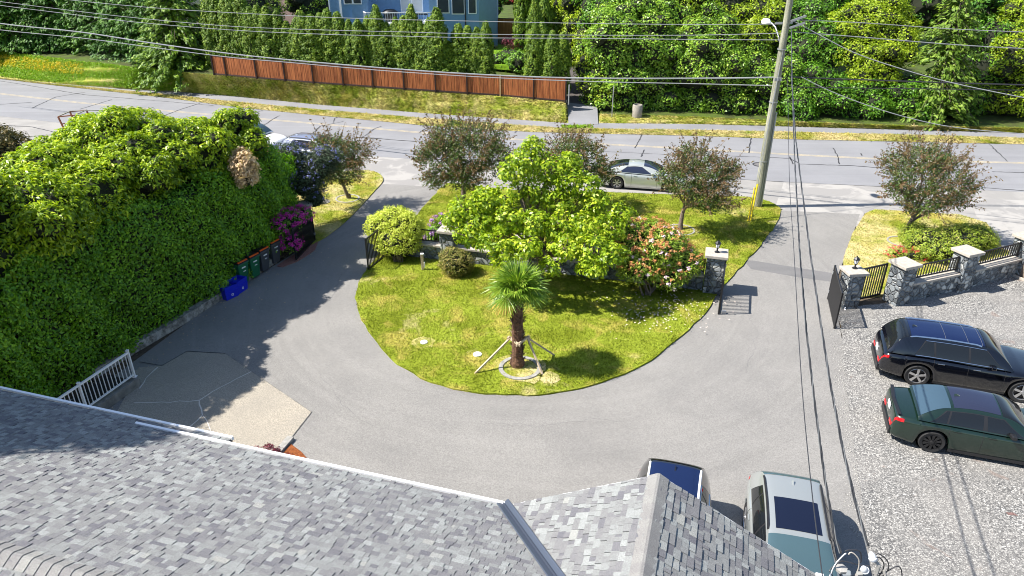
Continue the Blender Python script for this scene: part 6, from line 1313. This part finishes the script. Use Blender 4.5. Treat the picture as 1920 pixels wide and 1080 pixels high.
    for s_ in (1, -1):
        m2_ = MB(); xm = S.get('mirror', gfb-.55); p = S_(xm, .6); m2_.hexa([(p.x-.09, (p.y+.03)*s_, p.z+.03), (p.x+.11, (p.y+.03)*s_, p.z+.03), (p.x+.07, (p.y+.25)*s_, p.z+.05), (p.x-.07, (p.y+.25)*s_, p.z+.05), (p.x-.09, (p.y+.05)*s_, p.z+.16), (p.x+.08, (p.y+.05)*s_, p.z+.15), (p.x+.05, (p.y+.25)*s_, p.z+.17), (p.x-.07, (p.y+.25)*s_, p.z+.18)]); m2_.build('wing_mirror', S.get('mirror_mat', paint), body, bevel=.03)
    t0, t1 = S.get('tail', (.42, .52)); 
    for s_ in (1, -1):
        for nm, mat, xa, xb, a0, a1 in (('tail_light', M['red_lens'], -L/2+.0, -L/2+S.get('tlen', .22), t0, t1), ('headlight', M['clear_lens'], L/2-.40, L/2-.03, .42, .56)):
            m2_ = MB(); nx = 8
            for i in range(nx+1):
                xx = lerp(xa, xb, i/nx)
                for j in range(4): p = S_(xx, lerp(a0, a1, j/3)); m2_.v.append((p.x+(-.008 if xa < 0 else .008)*(1 if i in (0, nx) else 0), (p.y+.006)*s_, p.z+.002))
            for i in range(nx):
                for j in range(3): f = (i*4+j, (i+1)*4+j, (i+1)*4+j+1, i*4+j+1); m2_.f.append(f if s_ > 0 else f[::-1]); m2_.m.append(0)
            m2_.build(nm, mat, body, True)
        m2_ = MB(); p = S_(-L/2, (t0+t1)/2); m2_.box((-L/2-.004, p.y*.78*s_, p.z), (.02, p.y*.4, .10)); m2_.build('tail_light', M['red_lens'], body, bevel=.008)
    m2_ = MB(); pz = S.get('platez', .75); m2_.box((-L/2-.012, 0, pz), (.02, .32, .16)); m2_.build('number_plate', M['plate'], body)
    m2_ = MB(); m2_.box((-L/2+.10, 0, .33), (.26, Wd*.72, .2)); m2_.box((L/2-.12, 0, .33), (.26, Wd*.74, .2)); m2_.box((0, 0, .30), (L*.9, Wd*.72, .16)); m2_.build('underbody', M['black'], t)
    for s_ in (1, -1): m2_ = MB(); m2_.beam((xr+Ra+.03, Wd*.470*s_, gc+.03), (xf-Ra-.03, Wd*.470*s_, gc+.03), .05, .09); m2_.build('side_sill', S.get('sill', M['black']), body)
    for xw in (xf, xr):
        for s_ in (1, -1):
            m2_ = MB(); cy = (Wd/2-.13)*s_; m2_.lathe([(r*.70, -.10), (r*.93, -.115), (r, -.08), (r, .08), (r*.93, .115), (r*.70, .10)], (xw, cy, r), 28, 'y'); ty = m2_.build('wheel', M['rubber'], t, True)
            m2_ = MB(); yo = cy+.085*s_; m2_.lathe([(r*.72, -.02), (r*.70, .015), (r*.64, .0)], (xw, yo, r), 28, 'y'); ns = S.get('spokes', 5); rr_ = r*.68
            for k in range(ns):
                for dv_ in ((-.09, .09) if S.get('twin') else (0,)):
                    a = 2*math.pi*k/ns+.3+dv_; w0, w1 = (.028, .040) if not S.get('twin') else (.014, .018); d = Vector((math.cos(a), 0, math.sin(a))); e = Vector((-math.sin(a), 0, math.cos(a))); c0 = Vector((xw, yo+.015*s_, r)); i0 = c0+d*.03; i1 = c0+d*rr_; dy = Vector((0, .02*s_, 0))
                    m2_.hexa([i0-e*w0-dy, i0+e*w0-dy, i1+e*w1-dy*1.6, i1-e*w1-dy*1.6, i0-e*w0, i0+e*w0, i1+e*w1, i1-e*w1])
            m2_.lathe([(0, .03*s_), (.05, .025*s_), (.06, 0)], (xw, yo, r), 14, 'y'); m2_.build('rim', S.get('rim', M['alloy']), ty)
            m2_ = MB(); m2_.lathe([(0, 0), (r*.62, 0), (r*.70, -.002)], (xw, cy+.03*s_, r), 20, 'y'); m2_.build('brake_disc', M['darkalloy'] if not S.get('twin') else M['black'], ty)
    # dark wheel wells
    for xw in (xf, xr): m2_ = MB(); m2_.lathe([(Ra-.004, -Wd*.42), (Ra-.004, Wd*.42)], (xw, 0, r), 24, 'y'); m2_.build('wheel_arch', M['black'], t)
    for nm, fn2 in S.get('extra', []): fn2(t, body, S_, G_, paint)
    return t
def paintm(name, col, metal=.0, rough=.25, coat=1.0): return plain(name, col, rough, metal, .5, coat=coat)
# big SUV, deep blue black
SUV = dict(L=4.95, W=1.97, H=1.66, wb=2.955, fo=.86, r=.375, gc=.22,
    top=[(-2.475, .62), (-2.46, .84), (-2.40, .98), (-2.2, 1.06), (-1.2, 1.09), (0, 1.06), (.95, 1.045), (1.5, 1.03), (2.0, .98), (2.3, .88), (2.44, .72), (2.475, .60)],
    wid=[(-2.475, .70), (-2.44, .83), (-2.3, .93), (-1.9, .985), (-1.3, 1.0), (1.4, 1.0), (2.0, .965), (2.3, .88), (2.43, .78), (2.475, .68)],
    gh=(-2.33, -1.75, .35, 1.18), rw=.63, win=[(-1.55, -1.30, -1.02, -1.08), (-.96, -1.02, -.06, -.10), (.02, -.04, .92, .40)], doors=(-.98, 0.0, 1.02), handles=(-.78, .22), rails=M['chrome'], chrome_line=True, handle_mat=M['chrome'], panels=(-.75, -.12, .28), spokes=5, rim=M['alloy'], hood=(1.22,), tail=(.42, .49), platez=.72, glass=M['glass_dark'], roofglass=M['roof_glass'])
def place(rearpx, frontpx, S, side=-1, known=None):
    """centre and heading from the two near-side wheel contact points"""
    a = W(*rearpx); b = W(*frontpx); d = (b-a); d.normalize(); n_ = Vector((-d.y, d.x, 0)); mid = a+d*(S['wb']/2); wcx = (S['L']/2-S['fo'])-S['wb']/2
    c = mid-d*wcx+n_*(-side)*(S['W']/2-.1); return c, math.atan2(d.y, d.x)
c, hd = place((1713, 722), (1905, 753), SUV); car('large_suv', 'glossy black blue SUV with chrome trim parked on the gravel, farther of the two cars', c+Vector((0, 0, .024)), hd, paintm('black_blue_paint', (.0025, .003, .006), 0, .15), SUV)
# green sports saloon
SED = dict(L=4.79, W=1.90, H=1.43, wb=2.857, fo=.87, r=.345, gc=.15,
    top=[(-2.395, .60), (-2.385, .86), (-2.33, .965), (-2.2, .985), (-1.7, 1.0), (-1.1, .985), (0, .95), (1.0, .93), (1.6, .90), (2.0, .83), (2.25, .72), (2.36, .60), (2.395, .50)],
    wid=[(-2.395, .70), (-2.37, .80), (-2.25, .90), (-1.9, .975), (-1.45, 1.0), (-1.0, .985), (.9, .97), (1.5, .99), (2.0, .94), (2.25, .84), (2.36, .72), (2.395, .62)],
    gh=(-1.82, -.98, .20, 1.05), rw=.60, win=[(-1.50, -1.12, -1.12, -1.05), (-1.06, -1.0, -.22, -.22), (-.10, -.14, .80, .26)], doors=(-1.0, -.16, .9), handles=(-.82, .04), spokes=10, twin=True, rim=M['darkalloy'], hood=(1.1,), tail=(.42, .51), tlen=.26, platez=.80, roofglass=plain('roof_reflective', (.055, .065, .115), .12, metal=.6), rglass=plain('rear_glass_light', (.06, .105, .145), .05, metal=.3), mirror_mat=M['black'])  # roof overlay and rear window colours carry the reflected sky
c, hd = place((1740, 846), (1905, 876), SED)
def spoiler(t, body, S_, G_, paint):
    mb = MB(); pts = [(-2.36+.02*abs(k-4), (k-4)*.19, 1.045-.012*abs(k-4)) for k in range(9)]
    for a_, b_ in zip(pts[:-1], pts[1:]): mb.beam(a_, b_, .09, .02)
    mb.build('boot_spoiler', M['black'], body)
SED['extra'] = [('sp', spoiler)]
car('green_saloon', 'dark green metallic saloon with black wheels parked on the gravel, nearer of the two cars', c+Vector((0, 0, .024)), hd, paintm('dark_green_paint', (.008, .024, .016), .25, .3), SED)
# silver coupe on the road
CPE = dict(SED); CPE.update(dict(L=4.79, H=1.39, extra=[], gh=(-1.95, -.72, .05, 1.15), win=[(-1.25, -.80, .55, -.02)], doors=(-.55, .85), handles=(-.35,), chrome_line=False, rim=M['alloy'], spokes=7, twin=True, rglass=M['glass_dark'], rails=None, group='cars parked along the road', glass=plain('dark_blue_glass', (.02, .025, .05), .05, spec=.8), mirror_mat=None, sill=M['conc']))
CPE.pop('mirror_mat'); CPE.pop('roofglass')
c, hd = place((1156, 354), (1275, 362), CPE); car('silver_coupe', 'champagne silver two door coupe parked at the roadside in front of the lawn', c+Vector((0, 0, .01)), hd, paintm('silver_paint', (.58, .60, .55), .5, .3), CPE)
# silver grey hatchback and white SUV at the left
HAT = dict(SUV); HAT.update(dict(roofglass=plain('pale_roof', (.30, .32, .42), .2, metal=.5), L=4.45, W=1.83, H=1.60, wb=2.64, fo=.9, r=.34, top=[(-2.225, .6), (-2.2, .85), (-2.1, 1.0), (-1.2, 1.03), (0, 1.0), (1.0, .98), (1.6, .93), (2.0, .82), (2.18, .68), (2.225, .55)], wid=[(-2.225, .70), (-2.18, .84), (-2.0, .95), (-1.4, 1.0), (1.4, 1.0), (1.9, .93), (2.15, .8), (2.225, .68)],
    gh=(-2.1, -1.5, .2, 1.2), win=[(-1.45, -1.15, -.95, -.95), (-.88, -.9, 0, -.04), (.06, .02, .9, .3)], doors=(-.9, .02, .95), handles=(-.75, .2), rails=M['black'], chrome_line=False, panels=(), sunroof=None, group='cars parked along the road'))
c, hd = place((548, 318), (668, 330), HAT); c = W(606, 303); car('grey_hatchback', 'silver grey hatchback crossover parked at the road behind the blue flowered shrub', c+Vector((-.3, 0, .01)), hd-.02, paintm('silver_grey_paint', (.42, .44, .48), .6, .28), HAT)
WSU = dict(SUV); WSU.update(dict(roofglass=None, W=1.9, H=1.7, glass=M['glass_blue'], rails=None, chrome_line=False, panels=(), group='cars parked along the road'))
c = W(474, 280); car('white_suv', 'white SUV parked at the road behind the hedge, only bonnet and windscreen showing', c+Vector((0, 0, .01)), hd-.06, paintm('white_car_paint', (.80, .80, .80), 0, .3), WSU)
# two cars in front of the house: dark SUV with roof rails, pale green grey crossover
def heading(p, q): d = q-p; return math.atan2(d.y, d.x)
a, b = W(1290, 862, 1.55), W(1268, 1000, 1.55)
DSU = dict(SUV); DSU.update(dict(L=4.7, W=1.88, H=1.68, wb=2.8, fo=.85, rails=M['gutter'], panels=(), chrome_line=True))
hd = heading(W(1268, 865, 1.6), W(1255, 960, 1.6)); d = Vector((math.cos(hd), math.sin(hd), 0)); c = W(1268, 868, 1.6); c.z = 0.015; c = c+d*(DSU['L']/2-.45)
car('dark_suv', 'dark SUV with silver roof rails half hidden behind the small roof gable', c, hd, paintm('black_brown_paint', (.012, .012, .016), .2, .22), DSU)
GSU = dict(SUV); GSU.update(dict(roofglass=None, sglass=M['glass_dark'], L=4.72, W=1.89, H=1.62, wb=2.86, fo=.86, gh=(-2.2, -1.6, .25, 1.15), rw=.66, rails=M['black'], panels=(), chrome_line=False, sunroof=(-.85, .12), glass=M['glass_blue'], handle_mat=None, rw_=0))
GSU.pop('handle_mat')
hd = heading(W(1480, 900, 1.6), W(1492, 1000, 1.6)); d = Vector((math.cos(hd), math.sin(hd), 0)); c = W(1484, 885, 1.6); c.z = .015; c = c+d*(GSU['L']/2-.5)
car('pale_crossover', 'pale grey green crossover with a dark glass sunroof parked beside the house', c, hd, paintm('pale_grey_green_paint', (.34, .36, .355), .4, .32), GSU)
for i_, o in enumerate([x for x in protos if x.location.length < .01 and 'label' not in x]):
    for ch in [c_ for c_ in bpy.data.objects if c_.parent == o]: bpy.data.objects.remove(ch)
    bpy.data.objects.remove(o)
